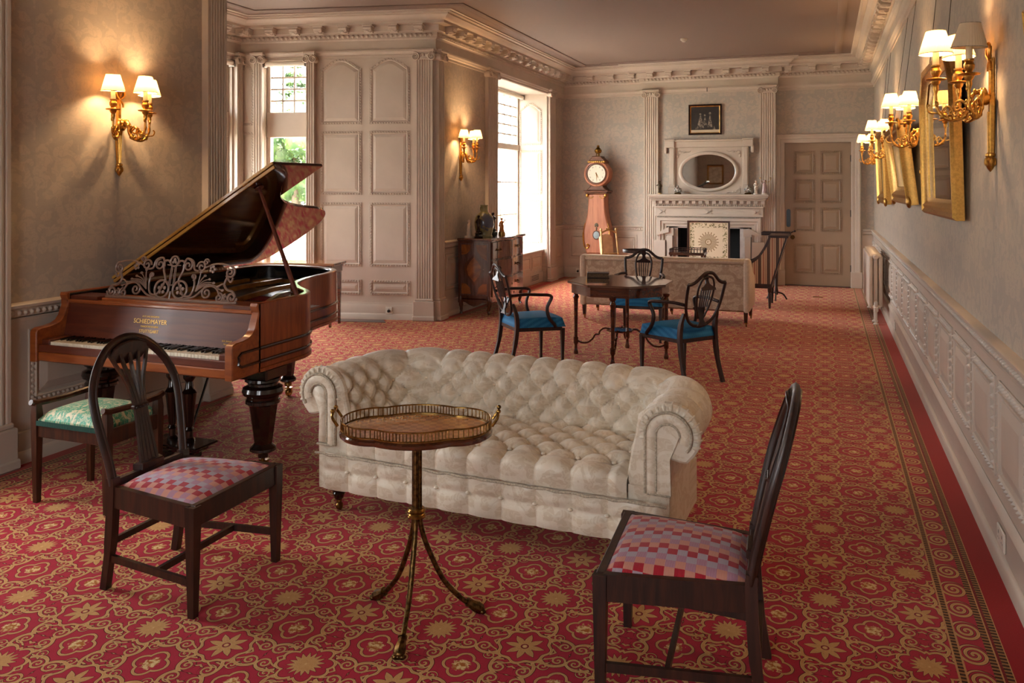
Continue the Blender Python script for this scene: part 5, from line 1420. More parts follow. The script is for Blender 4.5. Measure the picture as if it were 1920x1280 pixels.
for a in range(4): mb.tube([(0,0,2.34),(.02*math.cos(a*1.57),.02*math.sin(a*1.57),2.375)], [.008,.003], 5)
mb.build('urn_finial', plain('antique_gilt', (150,110,40), .35, .9, var=.4, vs=30), ck)
mb = MB(); mb.lathe([(0,.0),(.055,.0),(.055,.012),(.045,.014),(0,.014)], 32, T(0,-.12,.79) @ RX(R(90)), sy=1.2); mb.build('lenticle', plain('lenticle_glass', (140,156,158), .15, coat=.6), ck)
mb = MB(); pts = [(.06*math.cos(2*PI*k/32), -.13, .79+.072*math.sin(2*PI*k/32)) for k in range(32)]; mb.tube(pts, .009, 6, True); mb.build('lenticle_ring', CLKD, ck)
mb = MB()
for k in range(5): a = R(90+(k-2)*30); mb.ell((.025*math.cos(a), -.122, .945+.03*math.sin(a)), .014,.008,.03,8,6)
mb.ell((0,-.122,.905), .012,.008,.035,8,6); mb.build('trunk_spray', plain('painted_spray', (92,78,52), .5), ck)
for s in (-1,1):
    mb = MB(); mb.tube(crom([(s*.205,-.125,1.0),(s*.232,-.13,.88),(s*.24,-.13,.76),(s*.225,-.13,.62),(s*.195,-.13,.56),(s*.155,-.13,.565),(s*.14,-.13,.60),(s*.16,-.13,.625),(s*.178,-.13,.605)],4), [.006]*6+[.012]*16+[.014]*8+[.010]*3, 8); mb.build('gilt_scroll', GOLD, ck)
    mb = MB(); mb.ell((s*.165,-.13,1.49), .03,.02,.035,10,8); mb.tube(crom([(s*.15,-.125,1.46),(s*.10,-.125,1.44),(s*.05,-.125,1.47)],4), .007, 6); mb.build('gilt_swag', GOLDF, ck)

# ---------------------------------------------------------------- small gilt chair by the clock
gc = thing('gilt_chair', 'small gilt side chair with a padded back, by the clock', 'chair', (-3.24, 13.5, 0), R(225))
GW = plain('gilded_wood', (196,150,92), .4, .3, var=.2); PINKS = plain('pale_pink_silk', (210,168,132), .6, var=.08)
for s in (-1,1):
    mb = MB(); mb.lathe([(.01,0),(.018,.25),(.014,.26),(.024,.30),(.024,.40)], 12, T(s*.18,.18,0)); mb.build('front_leg', GW, gc)
    mb = MB(); mb.tube(crom([(s*.16,-.20,0),(s*.16,-.18,.42),(s*.15,-.20,.65),(s*.145,-.24,.90)],5), .016, 8); mb.ell((s*.145,-.24,.92), .022,.022,.028,10,8); mb.build('back_post', GW, gc)
mb = MB(); mb.box(-.20,.20,-.20,.20,.38,.44,.01); mb.build('seat_rail', GW, gc)
mb = MB(); cushion(mb, .38, .36, .44, .475, .02); mb.build('seat_cushion', PINKS, gc, smooth=60)
mb = MB(); mb.prism([(-.12,.52),(.12,.52),(.125,.80),(.08,.84),(0,.855),(-.08,.84),(-.125,.80)], -.02, .02, T(0,-.208,0) @ RX(R(9)) @ Matrix(((1,0,0,0),(0,0,-1,0),(0,1,0,0),(0,0,0,1))) , b=.008); mb.build('back_pad', PINKS, gc)
mb = MB(); mb.tube(crom([(-.145,-.235,.86),(-.08,-.24,.895),(0,-.243,.915),(.08,-.24,.895),(.145,-.235,.86)],5), .014, 8); mb.tube([(-.15,-.2,.52),(.15,-.2,.52)], .012, 8)
for k in (-1,0,1): mb.ell((k*.035,-.243,.925+.012*(1-abs(k))), .022,.012,.022,8,6)
mb.build('crest_rail', GW, gc)

# ---------------------------------------------------------------- fireplace
fpl = thing('fireplace', 'cream classical fireplace surround with dentil mantel shelf', 'fireplace', (-1.86, 14.5, 0))
S = 1.0
mb = MB(); mb.box(-1.0,1.0,-.30,0,1.475,1.515,.008); mb.box(-.985,.985,-.285,0,1.455,1.475,.004); mb.box(-.97,.97,-.26,0,1.43,1.455,.01); mb.box(-.95,.95,-.235,0,1.405,1.43,.008); mb.build('mantel_shelf', PAINT, fpl)
for k in range(17):
    x = -.90+1.8*k/16; mb = MB() if k == 0 else mb
    if k == 0: mb = MB(); mb.box(-.032,.032,-.205,-.10,1.355,1.405,.003); d0 = mb.build('dentil', PAINT, fpl, M=T(x,0,0))
    else: link('dentil', d0.data, fpl, T(x,0,0))
mb = MB(); mb.box(-.93,.93,-.15,0,1.30,1.405,.004); mb.box(-.91,.91,-.165,0,1.285,1.31,.006); mb.build('bed_mould', PAINT, fpl)
mb = MB()
for k in range(58): mb.ell((-.88+1.76*k/57,-.163,1.325), .010,.012,.018,6,5)
stuff(mb.build('egg_moulding', PAINT, fpl))
mb = MB(); mb.box(-.90,.90,-.125,0,1.135,1.29,.004); mb.build('frieze', PAINT, fpl)
for x in (-.78,0,.78):
    mb = MB()
    for s in (-1,1): mb.bar([(x-.06,-.13,1.215-s*.035),(x,-.138,1.215),(x+.06,-.13,1.215+s*.035)], .022, .012, up=(0,1,0))
    mb.ell((x,-.14,1.215), .018,.012,.018,8,6); mb.build('crossed_ribbon', PAINT, fpl)
mb = MB()
for k in range(70): mb.ell((-.86+1.72*k/69,-.128,1.122), .010,.010,.010,6,5)
stuff(mb.build('bead_moulding', PAINT, fpl))
st0 = MB()
def stepped(o, z1, d): return [(-.80+o,0),(-.80+o,z1),(.80-o,z1),(.80-o,0)]
mb = MB(); mb.sweep([(.86,0),(.86,1.11),(-.86,1.11),(-.86,0)], [(0,0),(0,.125),(.05,.125),(.06,.105),(.10,.105),(.105,.08),(.15,.08),(.155,.05),(.155,0)], False, Matrix(((1,0,0,0),(0,0,-1,0),(0,1,0,0),(0,0,0,1)))); mb.build('architrave', PAINT, fpl, smooth=0)
for s in (-1,1):
    mb = MB(); mb.box(s*.72,s*.92,-.14,0,0,.72,.004); mb.box(s*.70,s*.60,-.12,0,0,.80,.004); mb.box(s*.58,s*.72,-.115,0,.80,.93,.004); mb.build('stepped_jamb', PAINT, fpl)
    mb = MB(); mb.prism([(s*.66,.86),(s*.88,.80),(s*.88,.83),(s*.66,.95)][::s], .0, .15, Matrix(((1,0,0,0),(0,0,-1,0),(0,1,0,0),(0,0,0,1)))); mb.build('jamb_moulding', PAINT, fpl, smooth=0)
mb = MB(); mb.box(-.71,-.52,-.05,0,0,.955); mb.box(.52,.71,-.05,0,0,.955); mb.box(-.71,.71,-.05,0,.935,1.01); mb.build('marble_slip', MARBLE, fpl, smooth=0)
mb = MB(); mb.box(-.52,.52,.24,.28,0,.95); mb.box(-.53,-.515,0,.28,0,.95); mb.box(.515,.53,0,.28,0,.95); mb.box(-.52,.52,0,.28,.935,.95); mb.build('firebox', BLACKF, fpl, smooth=0)
mb = MB(); mb.box(-.95,.95,-.45,0,0,.03,.005); mb.build('hearth', MARBLE, fpl)

def screen_mat():
    M_ = Mat('needlework', (222,206,174), .8); x, y, z = M_.coord()
    r = (x*x+(z-.70)*(z-.70)).sqrt(); a = (z-.70).atan2(x)
    ray = ((a*(40/(2*PI))).fract()-.5).abs(); tip = .15+(a*20.0).cos()*.02
    m = ray.ss(.16,.26)*r.lt(tip)*r.gt(.045)
    n = M_.noise(M_.vec(x*1.0, 0.0, z*1.0), 34, 2, .5, 1.2)
    e = (x.abs()/.31).max(((z-.70).abs())/.32)
    lf = n.ss(.50,.56)*e.gt(.74)*e.lt(.97)
    ring = ((r-.045).abs()).lt(.006)
    face = M_.noise(M_.vec(x, 0.0, z), 60, 1, .5).ss(.5,.6)*r.lt(.038)
    c = M_.mix((m+ring+face).min(1.0), lin(224,208,178), lin(138,112,74)); c = M_.mix(lf, c, M_.mix(n.ss(.55,.62), lin(150,140,84), lin(112,98,70)))
    M_.lk('Base Color', c); return M_.m
fs = thing('fire_screen', 'square needlework fire screen with a sun emblem, before the grate', 'fire screen', (-1.80, 13.98, .03))
mb = MB(); mb.box(-.315,.315,-.004,.004,.36,1.02); mb.build('needlework_panel', screen_mat(), fs, smooth=0)
mb = MB(); mb.sweep([(-.345,.33),(.345,.33),(.345,1.05),(-.345,1.05)], [(0,-.014),(0,.014),(.025,.016),(.03,.006),(.03,-.014)], True, Matrix(((1,0,0,0),(0,0,-1,0),(0,1,0,0),(0,0,0,1)))); mb.build('screen_frame', DARKW2, fs, smooth=0)
for s in (-1,1): mb = MB(); mb.box(s*.33-.014,s*.33+.014,-.014,.014,.04,.34,.003); mb.tube(crom([(s*.33,-.14,.014),(s*.33,-.07,.03),(s*.33,0,.055),(s*.33,.07,.03),(s*.33,.14,.014)],4), .013, 8); mb.build('screen_foot', DARKW2, fs)
mb = MB(); mb.box(-.33,.33,-.010,.010,.30,.34,.003); mb.build('screen_stretcher', DARKW2, fs)

# overmantel mirror
om = thing('overmantel_mirror', 'oval mirror in a cream overmantel frame above the mantel shelf', 'mirror', (-1.86, 14.5, 1.515))
mb = MB(); mb.box(-.66,.66,-.05,0,0,.80,.004); 
ov = [(.49*math.cos(2*PI*k/64), .385+.335*math.sin(2*PI*k/64)) for k in range(64)]
XZf2 = Matrix(((1,0,0,0),(0,0,-1,0),(0,1,0,0),(0,0,0,1)))
mb.build('back_board', PAINT, om, smooth=0)
mb = MB(); mb.sweep(ov[::-1], [(-.045,.05),(-.045,.075),(-.02,.088),(.0,.082),(.014,.065),(.016,.05)], True, XZf2); mb.build('oval_frame', PAINT, om, smooth=50)
mb = MB(); mb.prism([(.49*math.cos(2*PI*k/64)*.99, .385+.335*math.sin(2*PI*k/64)*.99) for k in range(64)], .05, .058, XZf2); mb.build('oval_glass', MIRROR, om, smooth=0)
mb = MB(); mb.sweep([(.476*math.cos(2*PI*k/64), .385+.322*math.sin(2*PI*k/64)) for k in range(64)], [(0,.0585),(.034,.061)], True, XZf2); mb.build('glass_bevel', MIRROR, om, smooth=60, fixn=False)
mb = MB(); mb.box(-.70,.70,-.085,0,.80,.90,.006); mb.box(-.72,.72,-.10,0,.90,.935,.01)
for s in (-1,1): mb.box(s*.735,s*.57,-.115,0,.80,.915,.006); mb.box(s*.745,s*.56,-.13,0,.915,.945,.008); mb.box(s*.745,s*.70,-.10,0,.70,.82,.01)
mb.build('cornice', PAINT, om)
for s in (-1,1):
    mb = MB(); mb.box(s*.66,s*.565,-.085,0,.05,.80,.004); mb.box(s*.645,s*.58,-.095,0,.16,.78,.003); mb.box(s*.68,s*.545,-.10,0,0,.12,.006); mb.build('side_pilaster', PAINT, om)
    for z, zz in ((.70,1),(.06,-1)):
        mb = MB()
        mb.tube([(s*(.49-.03*math.cos(a)*1), -.056, z+zz*.01+.03*math.sin(a)) for a in [k*.5 for k in range(11)]], .008, 6)
        mb.tube(crom([(s*.46,-.056,z+.02*zz),(s*.40,-.056,z+.035*zz),(s*.34,-.056,z+.02*zz),(s*.30,-.056,z+.04*zz)],4), .008, 6); mb.ell((s*.41,-.056,z+.02*zz), .022,.01,.016,8,6); mb.ell((s*.52,-.056,z-.05*zz), .016,.01,.03,8,6)
        mb.build('spandrel_scroll', PAINT, om)
# mantel ornaments
figure('bronze_statuette', 'dark bronze statuette of a standing figure at the mantel\'s left end', 'statuette', (-2.67, 14.33, 1.515), R(180), .21, plain('green_bronze', (84,66,44), .4, .7, var=.3), [(.032,0),(.032,.02)], 0, plain('ochre_stone', (206,178,128), .5))
SILV = plain('silver_porcelain', (196,190,182), .25, .35, var=.2, vs=50)
for nm, lab, x in (('porcelain_group', 'white porcelain flower group left of the oval mirror', -2.36), ('porcelain_group', 'white porcelain flower group right of the oval mirror', -1.20)):
    t = thing(nm, lab, 'ornament', (x, 14.33, 1.515), 0, 'pair of porcelain flower groups on the mantel')
    mb = MB(); mb.lathe([(.055,0),(.06,.012),(.05,.025),(.03,.03)], 16, sy=.7); mb.build('base', BRONZE, t)
    mb = MB(); mb.ell((0,0,.075), .045,.032,.05, 12, 8); mb.lathe([(.02,.12),(.012,.14),(0,.165)], 10)
    for k in range(10): a = k*.63; mb.ell((.05*math.cos(a),.03*math.sin(a),.05+.05*((k*37) % 10)/10), .02,.018,.02, 8, 6)
    mb.build('porcelain_body', SILV, t, smooth=60)
PORC = plain('white_porcelain', (220,206,190), .25, coat=.4)
f1 = figure('porcelain_gentleman', 'porcelain figurine in a dark jacket at the mantel\'s right end', 'figurine', (-1.07, 14.31, 1.515), R(180), .22, PORC, [(.045,0),(.045,.014),(.035,.022)], 1)
mb = MB(); mb.tube([(0,0,.125),(0,0,.165)], [.024,.026], 10); 
for s in (-1,1): mb.tube(crom([(s*.018,0,.172),(s*.034,-.008,.15),(s*.024,-.026,.13)],4), .009, 8)
mb.build('dark_jacket', plain('dark_glaze', (46,26,22), .3, coat=.4), f1)
f2 = figure('porcelain_lady', 'porcelain figurine in a pink dress below the small candelabrum', 'figurine', (-.935, 14.31, 1.515), R(180), .22, plain('pink_porcelain', (196,168,164), .3, coat=.4, var=.15), [(.05,0),(.05,.014),(.04,.024)], 2, PORC)
cd = thing('candelabrum', 'small two-branch candelabrum behind the porcelain figurines', 'candelabrum', (-.93, 14.45, 1.515))
mb = MB(); mb.lathe([(.035,0),(.035,.01),(.012,.02),(.010,.22),(.016,.23),(.01,.24)], 12); 
for s in (-1,1): mb.tube(crom([(0,0,.22),(s*.04,0,.20),(s*.08,0,.24),(s*.08,0,.27)],4), .006, 6); mb.lathe([(.016,.265),(.018,.275),(.01,.28)], 10, T(s*.08,0,0))
mb.build('stand', BRASS, cd)
for s in (-1,1): mb = MB(); mb.lathe([(.009,.275),(.009,.325),(0,.328)], 10, T(s*.08,0,0)); mb.build('candle', PORC, cd)

# ---------------------------------------------------------------- framed pictures
def framed(name, label, cat, M, w, h, fw, mat, inner, art, depth=.03, wires=None, crest=False, group=None, liner=None):
    t = thing(name, label, cat, group=group); t.matrix_world = M        # local: x right, y up, z out of the wall
    pr = [(0,0),(0,depth*.7),(fw*.15,depth),(fw*.35,depth*.75),(fw*.55,depth*.95),(fw*.8,depth*.5),(fw,depth*.35),(fw,0)]
    mb = MB(); mb.sweep(rect(w, h) if inner is None else inner, pr, True); mb.build('frame', mat, t, smooth=40)
    if liner:
        mb = MB(); poly = inset(rect(w, h), fw*.98); mb.sweep(poly, [(0,depth*.3),(0,depth*.5),(fw*.5,depth*.25)], True); mb.build('frame_slip', liner, t, smooth=20)
    poly = inset(rect(w, h) if inner is None else inner, fw*.9)
    mb = MB(); mb.prism(poly, .003, depth*.25); mb.build('picture' if cat != 'mirror' else 'mirror_glass', art, t, smooth=0)
    if crest:
        mb = MB()
        for x, y in ((0,0),(w,0),(w,h),(0,h)): mb.ell((x+(.03 if x == 0 else -.03), y+(.03 if y == 0 else -.03), depth*.8), .055,.055,.022, 10, 6)
        mb.ell((w/2,h+.01,depth*.6), .10,.05,.02,12,6); mb.ell((w/2,h+.06,depth*.6), .04,.045,.018,10,6)
        for s in (-1,1): mb.tube(crom([(w/2,h,depth*.6),(w/2+s*.1,h+.04,depth*.6),(w/2+s*.17,h+.0,depth*.6)],4), .014, 6)
        mb.build('frame_ornament', mat, t, smooth=60)
    if wires:
        for a in wires:
            p1 = M.inverted() @ Vector(a[1]); mb = MB(); mb.tube([a[0], tuple(p1)], .0022, 5); mb.build('hanging_wire', WIRE, t)
    return t
def engraving():
    M_ = Mat('dark_engraving', (30,28,26), .5, 0, .3); x, y, z = M_.coord()
    def fig(cx, top, bot, wd): 
        t = (y-bot)/(top-bot); ww = (1.15-t)*wd
        return (((x-cx).abs()-ww).lt(0.0))*y.gt(bot)*y.lt(top)
    def head(cx, cy, r): return (((x-cx)*(x-cx)+(y-cy)*(y-cy)).sqrt()).lt(r)
    m = fig(.20,.33,.11,.055).max(fig(.275,.31,.16,.03)).max(fig(.36,.34,.13,.035)).max(head(.20,.355,.018)).max(head(.275,.335,.016)).max(head(.36,.365,.018)).max(fig(.13,.13,.085,.02)).max(fig(.43,.15,.085,.02))
    n = M_.noise(M_.vec(x, y, z), 30, 3, .6)
    c = M_.mix(m*n.ss(.3,.7), M_.mix(n, lin(22,20,20), lin(48,42,38)), lin(150,138,122)); c = M_.mix(y.lt(.085), c, lin(206,188,160))
    M_.lk('Base Color', c); return M_.m
GILTF = plain('gilt_slip', (186,140,78), .4, .6, var=.2)
Mp = basis(Vector((-2.20, 14.495, 2.53)), Vector((1,0,0)), Vector((0,0,1)), Vector((0,-1,0)))
framed('framed_engraving', 'dark engraving of three figures in a black and gilt frame above the mantel', 'picture', Mp, .555, .52, .028, DARKW, None, engraving(), .03, liner=GILTF)
def art(name, c1, c2, sc=6):
    M_ = Mat(name, c1, .4, 0, .5); x, y, z = M_.coord(); n = M_.noise(M_.vec(x, y, z), sc, 4, .6, .4); M_.lk('Base Color', M_.mix(n.ss(.35,.65), c1, c2)); return M_.m
def right_frame(y0, y1, z0, z1, tilt, base=.715):
    # wall plane x = base; u runs towards the camera (-y), out = -x; tilt leans the top into the room
    c, s = math.cos(tilt), math.sin(tilt)
    return basis(Vector((base, y1, z0)), Vector((0,-1,0)), Vector((-s,0,c)), Vector((-c,0,-s))), y1-y0, (z1-z0)/c
M1, w1, h1 = right_frame(5.12, 6.70, 1.46, 2.46, R(1.5))
oct_ = [(0,0),(w1,0),(w1,h1-.20),(w1-.24,h1),(.24,h1),(0,h1-.20)]
framed('wall_mirror', 'large gilt mirror with canted top corners, between the two nearest right-wall sconces', 'mirror', M1, w1, h1, .11, GOLDF, oct_, MIRROR, .06, [((.35,h1,.02),(.735,6.3,3.25)),((w1-.35,h1,.02),(.735,5.5,3.25))])
M2, w2, h2 = right_frame(7.50, 9.15, 1.50, 2.20, R(7))
framed('portrait_frame', 'gilt framed picture leaning out from the wall behind the second right-wall sconce', 'picture', M2, w2, h2, .15, GOLDF, None, art('dark_oil_painting', (52,40,30), (28,22,18)), .09, [((.4,h2,.02),(.735,8.7,3.25)),((w2-.4,h2,.02),(.735,7.95,3.25))], crest=True)
M3, w3, h3 = right_frame(10.45, 11.85, 1.44, 2.36, R(2))
framed('portrait_frame', 'gilt crested frame farthest down the right wall, above the radiator', 'picture', M3, w3, h3, .15, GOLDF, None, art('dim_oil_painting', (60,46,34), (30,24,20)), .08, [((.4,h3,.02),(.735,11.4,3.25)),((w3-.4,h3,.02),(.735,10.9,3.25))], crest=True)
M4, w4, h4 = right_frame(1.95, 3.16, 1.52, 2.24, R(5))
framed('portrait_frame', 'gilt frame cut off by the photo\'s right edge', 'picture', M4, w4, h4, .10, GOLDF, None, art('brown_oil_painting', (66,50,36), (34,26,20)), .05)
# pictures hanging behind the camera, seen in the oval mirror
Mb = basis(Vector((-3.55, -2.99, 1.72)), Vector((-1,0,0)), Vector((0,0,1)), Vector((0,1,0)))
framed('framed_print', 'pale print in a gilt frame reflected in the oval mirror', 'picture', Mb, .60, .72, .06, GOLDF, None, art('pale_print', (214,206,186), (180,170,150), 9), .04)
Mb2 = basis(Vector((-2.75, -2.99, 1.62)), Vector((-1,0,0)), Vector((0,0,1)), Vector((0,1,0)))
framed('mounted_miniature', 'white mounted miniature reflected in the oval mirror', 'picture', Mb2, .38, .44, .025, PORC, None, art('white_mount', (226,222,214), (210,204,196), 3), .03)

# ---------------------------------------------------------------- wall sconces
def shade_mat(lit):
    m = bpy.data.materials.new('pleated_shade' + ('_lit' if lit else '_unlit')); m.use_nodes = True; nt = m.node_tree
    for n in list(nt.nodes): nt.nodes.remove(n)
    o = nt.nodes.new('ShaderNodeOutputMaterial'); d = nt.nodes.new('ShaderNodeBsdfDiffuse'); t = nt.nodes.new('ShaderNodeBsdfTranslucent'); x = nt.nodes.new('ShaderNodeMixShader')
    d.inputs[0].default_value = lin(226,206,176); t.inputs[0].default_value = lin(226,190,136); x.inputs[0].default_value = .20
    nt.links.new(d.outputs[0], x.inputs[1]); nt.links.new(t.outputs[0], x.inputs[2]); nt.links.new(x.outputs[0], o.inputs[0]); return m
SH = shade_mat(True)
def bulb_mat():
    M_ = Mat('bulb_glow', (255,220,160), .4); M_.set('Emission Color', (1, .62, .26, 1)); M_.set('Emission Strength', 12.0); return M_.m
BULB = bulb_mat()
CANDLE = Mat('candle_sleeve', (226,204,164), .5).m
def sconce(label, loc, rz, off=()):
    t = thing('wall_sconce', label, 'sconce', loc, rz, 'three-light gilt wall sconces')
    mb = MB()
    pl = [(-.010,-.24),(.010,-.24),(.026,-.02),(.030,.0),(.022,.03),(.016,.06),(.016,.22),(-.016,.22),(-.016,.06),(-.022,.03),(-.030,.0),(-.026,-.02)]
    XZo = Matrix(((-1,0,0,0),(0,0,1,0),(0,1,0,0),(0,0,0,1)))
    mb.prism(pl, .0, .024, XZo, b=.005)
    for k in range(-1,2): mb.tube([(k*.005,.026,-.22),(k*.012,.026,-.03)], .004, 5)
    mb.build('backplate', GOLD, t)
    mb = MB(); mb.lathe([(0,-.31),(.012,-.295),(.022,-.275),(.026,-.255),(.018,-.24),(.022,-.235),(.022,-.225),(.012,-.22)], 12, T(0,.018,0))
    for z in range(6): mb.ell((.018*math.cos(z*1.05),.018+.018*math.sin(z*1.05),-.262), .010,.010,.02,7,5)
    mb.build('finial', GOLD, t)
    mb = MB()
    for s in (-1,1): mb.tube(crom([(0,.02,.21),(s*.03,.025,.235),(s*.034,.025,.265),(s*.012,.025,.255),(0,.02,.225)],4), .009, 6); mb.tube(crom([(0,.02,.21),(s*.024,.022,.19),(s*.03,.022,.16)],3), .007, 6)
    mb.ell((0,.026,.275), .014,.012,.02,8,6); mb.build('ribbon_bow', GOLD, t)
    mb = MB(); mb.lathe([(.02,0),(.03,.012),(.032,.03),(.02,.045)], 12, T(0,.02,.03) @ RX(R(-90))); mb.ell((0,.05,.045), .028,.02,.03,10,8); mb.build('mask', GOLD, t)
    for k, a in enumerate((R(-58), 0.0, R(58))):
        ex, ey = math.sin(a), math.cos(a); Lx = .185 if k != 1 else .215
        def q(r, z): return (ex*r*Lx/.2, .03+ey*r*Lx/.2, z)
        mb = MB(); arm = crom([q(0,.03),q(.03,.065),(q(.06,.045)),q(.07,-.01),q(.10,-.055),q(.15,-.06),q(.19,-.02),q(.2,.05),q(.2,.085)],5)
        mb.tube(arm, [.010]*10+[.011]*10+[.010]*10+[.007]*11, 8)
        mb.tube(crom([q(.07,-.01),q(.10,.025),q(.13,.01),q(.125,-.02),q(.105,-.015)],4), .007, 6); mb.tube(crom([q(.15,-.06),q(.135,-.02),q(.155,.0),q(.17,-.02)],4), .006, 6); mb.tube(crom([q(.19,-.03),q(.225,-.025),q(.235,.0),q(.225,.012)],4), .005, 6)
        for z in range(4): mb.ell(q(.085+.03*z, -.045-.008*math.sin(z)), .012,.012,.014,8,6)
        for z in range(9):
            p_ = Vector(arm[4+z*4]); mb.ell((p_.x+.006*ey*(-1)**z, p_.y-.006*ex*(-1)**z, p_.z+.006), .009,.009,.016,7,5)
        for z in range(3): mb.tube(crom([q(.11+.03*z,-.055),q(.115+.03*z,-.025),q(.10+.03*z,-.012),q(.095+.03*z,-.026)],3), .0045, 5)
        ar = mb.build('arm', GOLD, t, smooth=60)
        c = Vector(q(.2, 0)); TT = T(c.x, c.y, 0)
        mb = MB(); mb.lathe([(.006,.06),(.014,.085),(.012,.10),(.02,.112),(.022,.122),(.044,.126),(.047,.131),(.044,.133),(.018,.135),(.014,.142),(.022,.155),(.024,.17),(.016,.185),(.021,.19),(.021,.197),(.012,.198)], 18, TT); mb.build('drip_pan', GOLD, ar)
        mb = MB(); mb.lathe([(.0145,.195),(.0145,.273),(0,.276)], 14, TT); mb.build('candle_tube', CANDLE, ar)
        lit = k not in off
        mb = MB(); n = 72; tilt = TT @ T(0,0,.258) @ RX(R((k-1)*-2.5)) @ RY(R((k-1)*3)) @ T(0,0,-.30)
        def sf(u, v):
            an = 2*PI*u; r = .073+(.042-.073)*v; r *= 1+.018*math.cos(an*36)*(1 if (0 < v < 1) else .6); return (r*math.cos(an), r*math.sin(an), .292+.108*v)
        mb.grid(n*2, 3, sf, M=tilt); sh = mb.build('lampshade', SH, ar, smooth=70)
        mb = MB(); mb.tube([(.0735*math.cos(2*PI*i/28), .0735*math.sin(2*PI*i/28), .292) for i in range(28)], .0022, 5, True, M=tilt); mb.build('shade_trim', ROPE, sh)
        mb = MB(); mb.tube([(.0425*math.cos(2*PI*i/20), .0425*math.sin(2*PI*i/20), .40) for i in range(20)], .002, 5, True, M=tilt); mb.build('shade_trim', ROPE, sh)
        mb = MB(); mb.lathe([(.008,.274),(.012,.288),(.011,.303),(0,.323)], 10, TT); bl = mb.build('bulb', BULB if lit else PORC, ar)
        if lit:
            L = bpy.data.lights.new('sconce_light', 'POINT'); L.energy = LAMP_W; L.color = (1.0, .62, .30); L.shadow_soft_size = .025
            lo = bpy.data.objects.new('sconce_light', L); COL.objects.link(lo); lo.parent = ar; lo.location = (c.x, c.y, .306); bl.visible_shadow = False
    return t
SZ = 2.025
sconce('three-light gilt wall sconce above the piano', (-4.495, 4.34, SZ), R(-90))
sconce('three-light gilt wall sconce above the inlaid commode', (-4.495, 10.0, SZ), R(-90))
sconce('three-light gilt wall sconce nearest on the right wall, one shade unlit', (.735, 4.39, SZ), R(90), off=(0,))
sconce('three-light gilt wall sconce beyond the canted mirror, second along the right wall', (.735, 7.24, SZ), R(90))
sconce('three-light gilt wall sconce third along the right wall', (.735, 10.09, SZ), R(90))
sconce('three-light gilt wall sconce farthest along the right wall, nearest the door', (.735, 12.8, SZ), R(90))

# ---------------------------------------------------------------- radiator, sockets, vents, detector
rd = thing('radiator', 'cream column radiator against the right wall near the door', 'radiator', (.57, 11.65, 0))
RADP = plain('radiator_enamel', (206,190,174), .35)
cm_ = MB()
for x in (-.055,0,.055): cm_.tube(crom([(x,0,.20),(x,0,.24),(x,0,.50),(x,0,.76),(x,0,.80)],3), .024, 10, flat=(1,1))
cm_.tube([(-.055,0,.80),(0,0,.815),(.055,0,.80)], .026, 10); cm_.tube([(-.055,0,.20),(0,0,.19),(.055,0,.20)], .026, 10)
for k in range(24):
    if k == 0: c0 = cm_.build('column_section', RADP, rd, M=T(0,-.72,0))
    else: link('column_section', c0.data, rd, T(0,-.72+.0626*k,0))
mb = MB(); mb.lathe([(0,0),(.03,0),(.03,.02),(.02,.03),(0,.03)], 14, T(-.0,-.745,.80) @ RX(R(90))); mb.lathe([(0,0),(.03,0),(.03,.02),(.02,.03),(0,.03)], 14, T(0,-.745,.20) @ RX(R(90))); mb.build('end_plug', RADP, rd)
mb = MB(); mb.tube([(0,-.74,.20),(0,-.80,.20),(0,-.82,.18),(0,-.82,0)], .014, 8); mb.lathe([(.02,.15),(.026,.16),(.026,.20),(.018,.21),(.022,.23),(.022,.27),(0,.275)], 12, T(0,-.82,0)); mb.lathe([(.03,0),(.03,.012),(.016,.018)], 12, T(0,-.82,0)); mb.build('valve', plain('white_valve', (214,204,190), .3), rd)
for y in (-.60,.66): mb = MB(); mb.tube([(0,y,.19),(0,y,.02)], .016, 8); mb.lathe([(.035,0),(.035,.012),(.016,.03)], 12, T(0,y,0)); mb.build('radiator_foot', RADP, rd)
def socket(label, M, double=False):
    t = thing('power_socket', label, 'socket'); t.matrix_world = M; w = .146 if double else .086
    mb = MB(); mb.box(-w/2,w/2,-.043,.043,0,.010,.004); mb.build('socket_plate', WHITEPL, t)
    mb = MB()
    for c in ((-.036,.036) if double else (0,)):
        mb.box(c-.004,c+.004,.008,.022,.0095,.0105); mb.box(c-.014,c-.008,-.014,-.008,.0095,.0105); mb.box(c+.008,c+.014,-.014,-.008,.0095,.0105)
    mb.build('socket_holes', DARKPL, t, smooth=0)
    if not double:
        mb = MB(); mb.lathe([(.018,.010),(.018,.03),(.012,.036),(0,.036)], 12, T(0,-.006,0)); mb.build('plug', DARKPL, t)
socket('single white power socket on the panelled bay skirting', FA @ T(LA-.568, .115, .031))
socket('double white power socket low on the right wall skirting', FR @ T(YE-4.07, .145, .029), True)
socket('small white power socket on the skirting near the radiator', FR @ T(YE-9.9, .145, .029), True)
socket('small power socket on the far corner skirting by the clock', FE2 @ T(.30, .115, .031))
mb = MB(); mb.prism([(-.62,-.09),(.50,-.09),(.42,.09),(-.62,.09)], .001, .006); gr = tag(mb.build('floor_grille', plain('grey_floor_grille', (112,96,90), .5), None, smooth=0, M=T(-5.48,8.86,0) @ RZ(R(12))), 'flat grey floor grille along the panelled bay wall', 'grille')
mb = MB(); mb.box(-.07,.07,-.05,.05,0,.006,.002); tag(mb.build('floor_plate', plain('brass_floor_plate', (150,96,62), .5, .4), None, M=T(-.10,13.2,0)), 'small rectangular floor socket cover in front of the door', 'floor plate')
sd = thing('smoke_detector', 'small white smoke detector on the ceiling', 'smoke detector', (-1.89, 12.0, ZC))
mb = MB(); mb.lathe([(.05,0),(.05,-.02),(.04,-.03),(.03,-.034),(.03,-.045),(.015,-.05),(0,-.05)], 20); mb.build('detector_body', WHITEPL, sd)
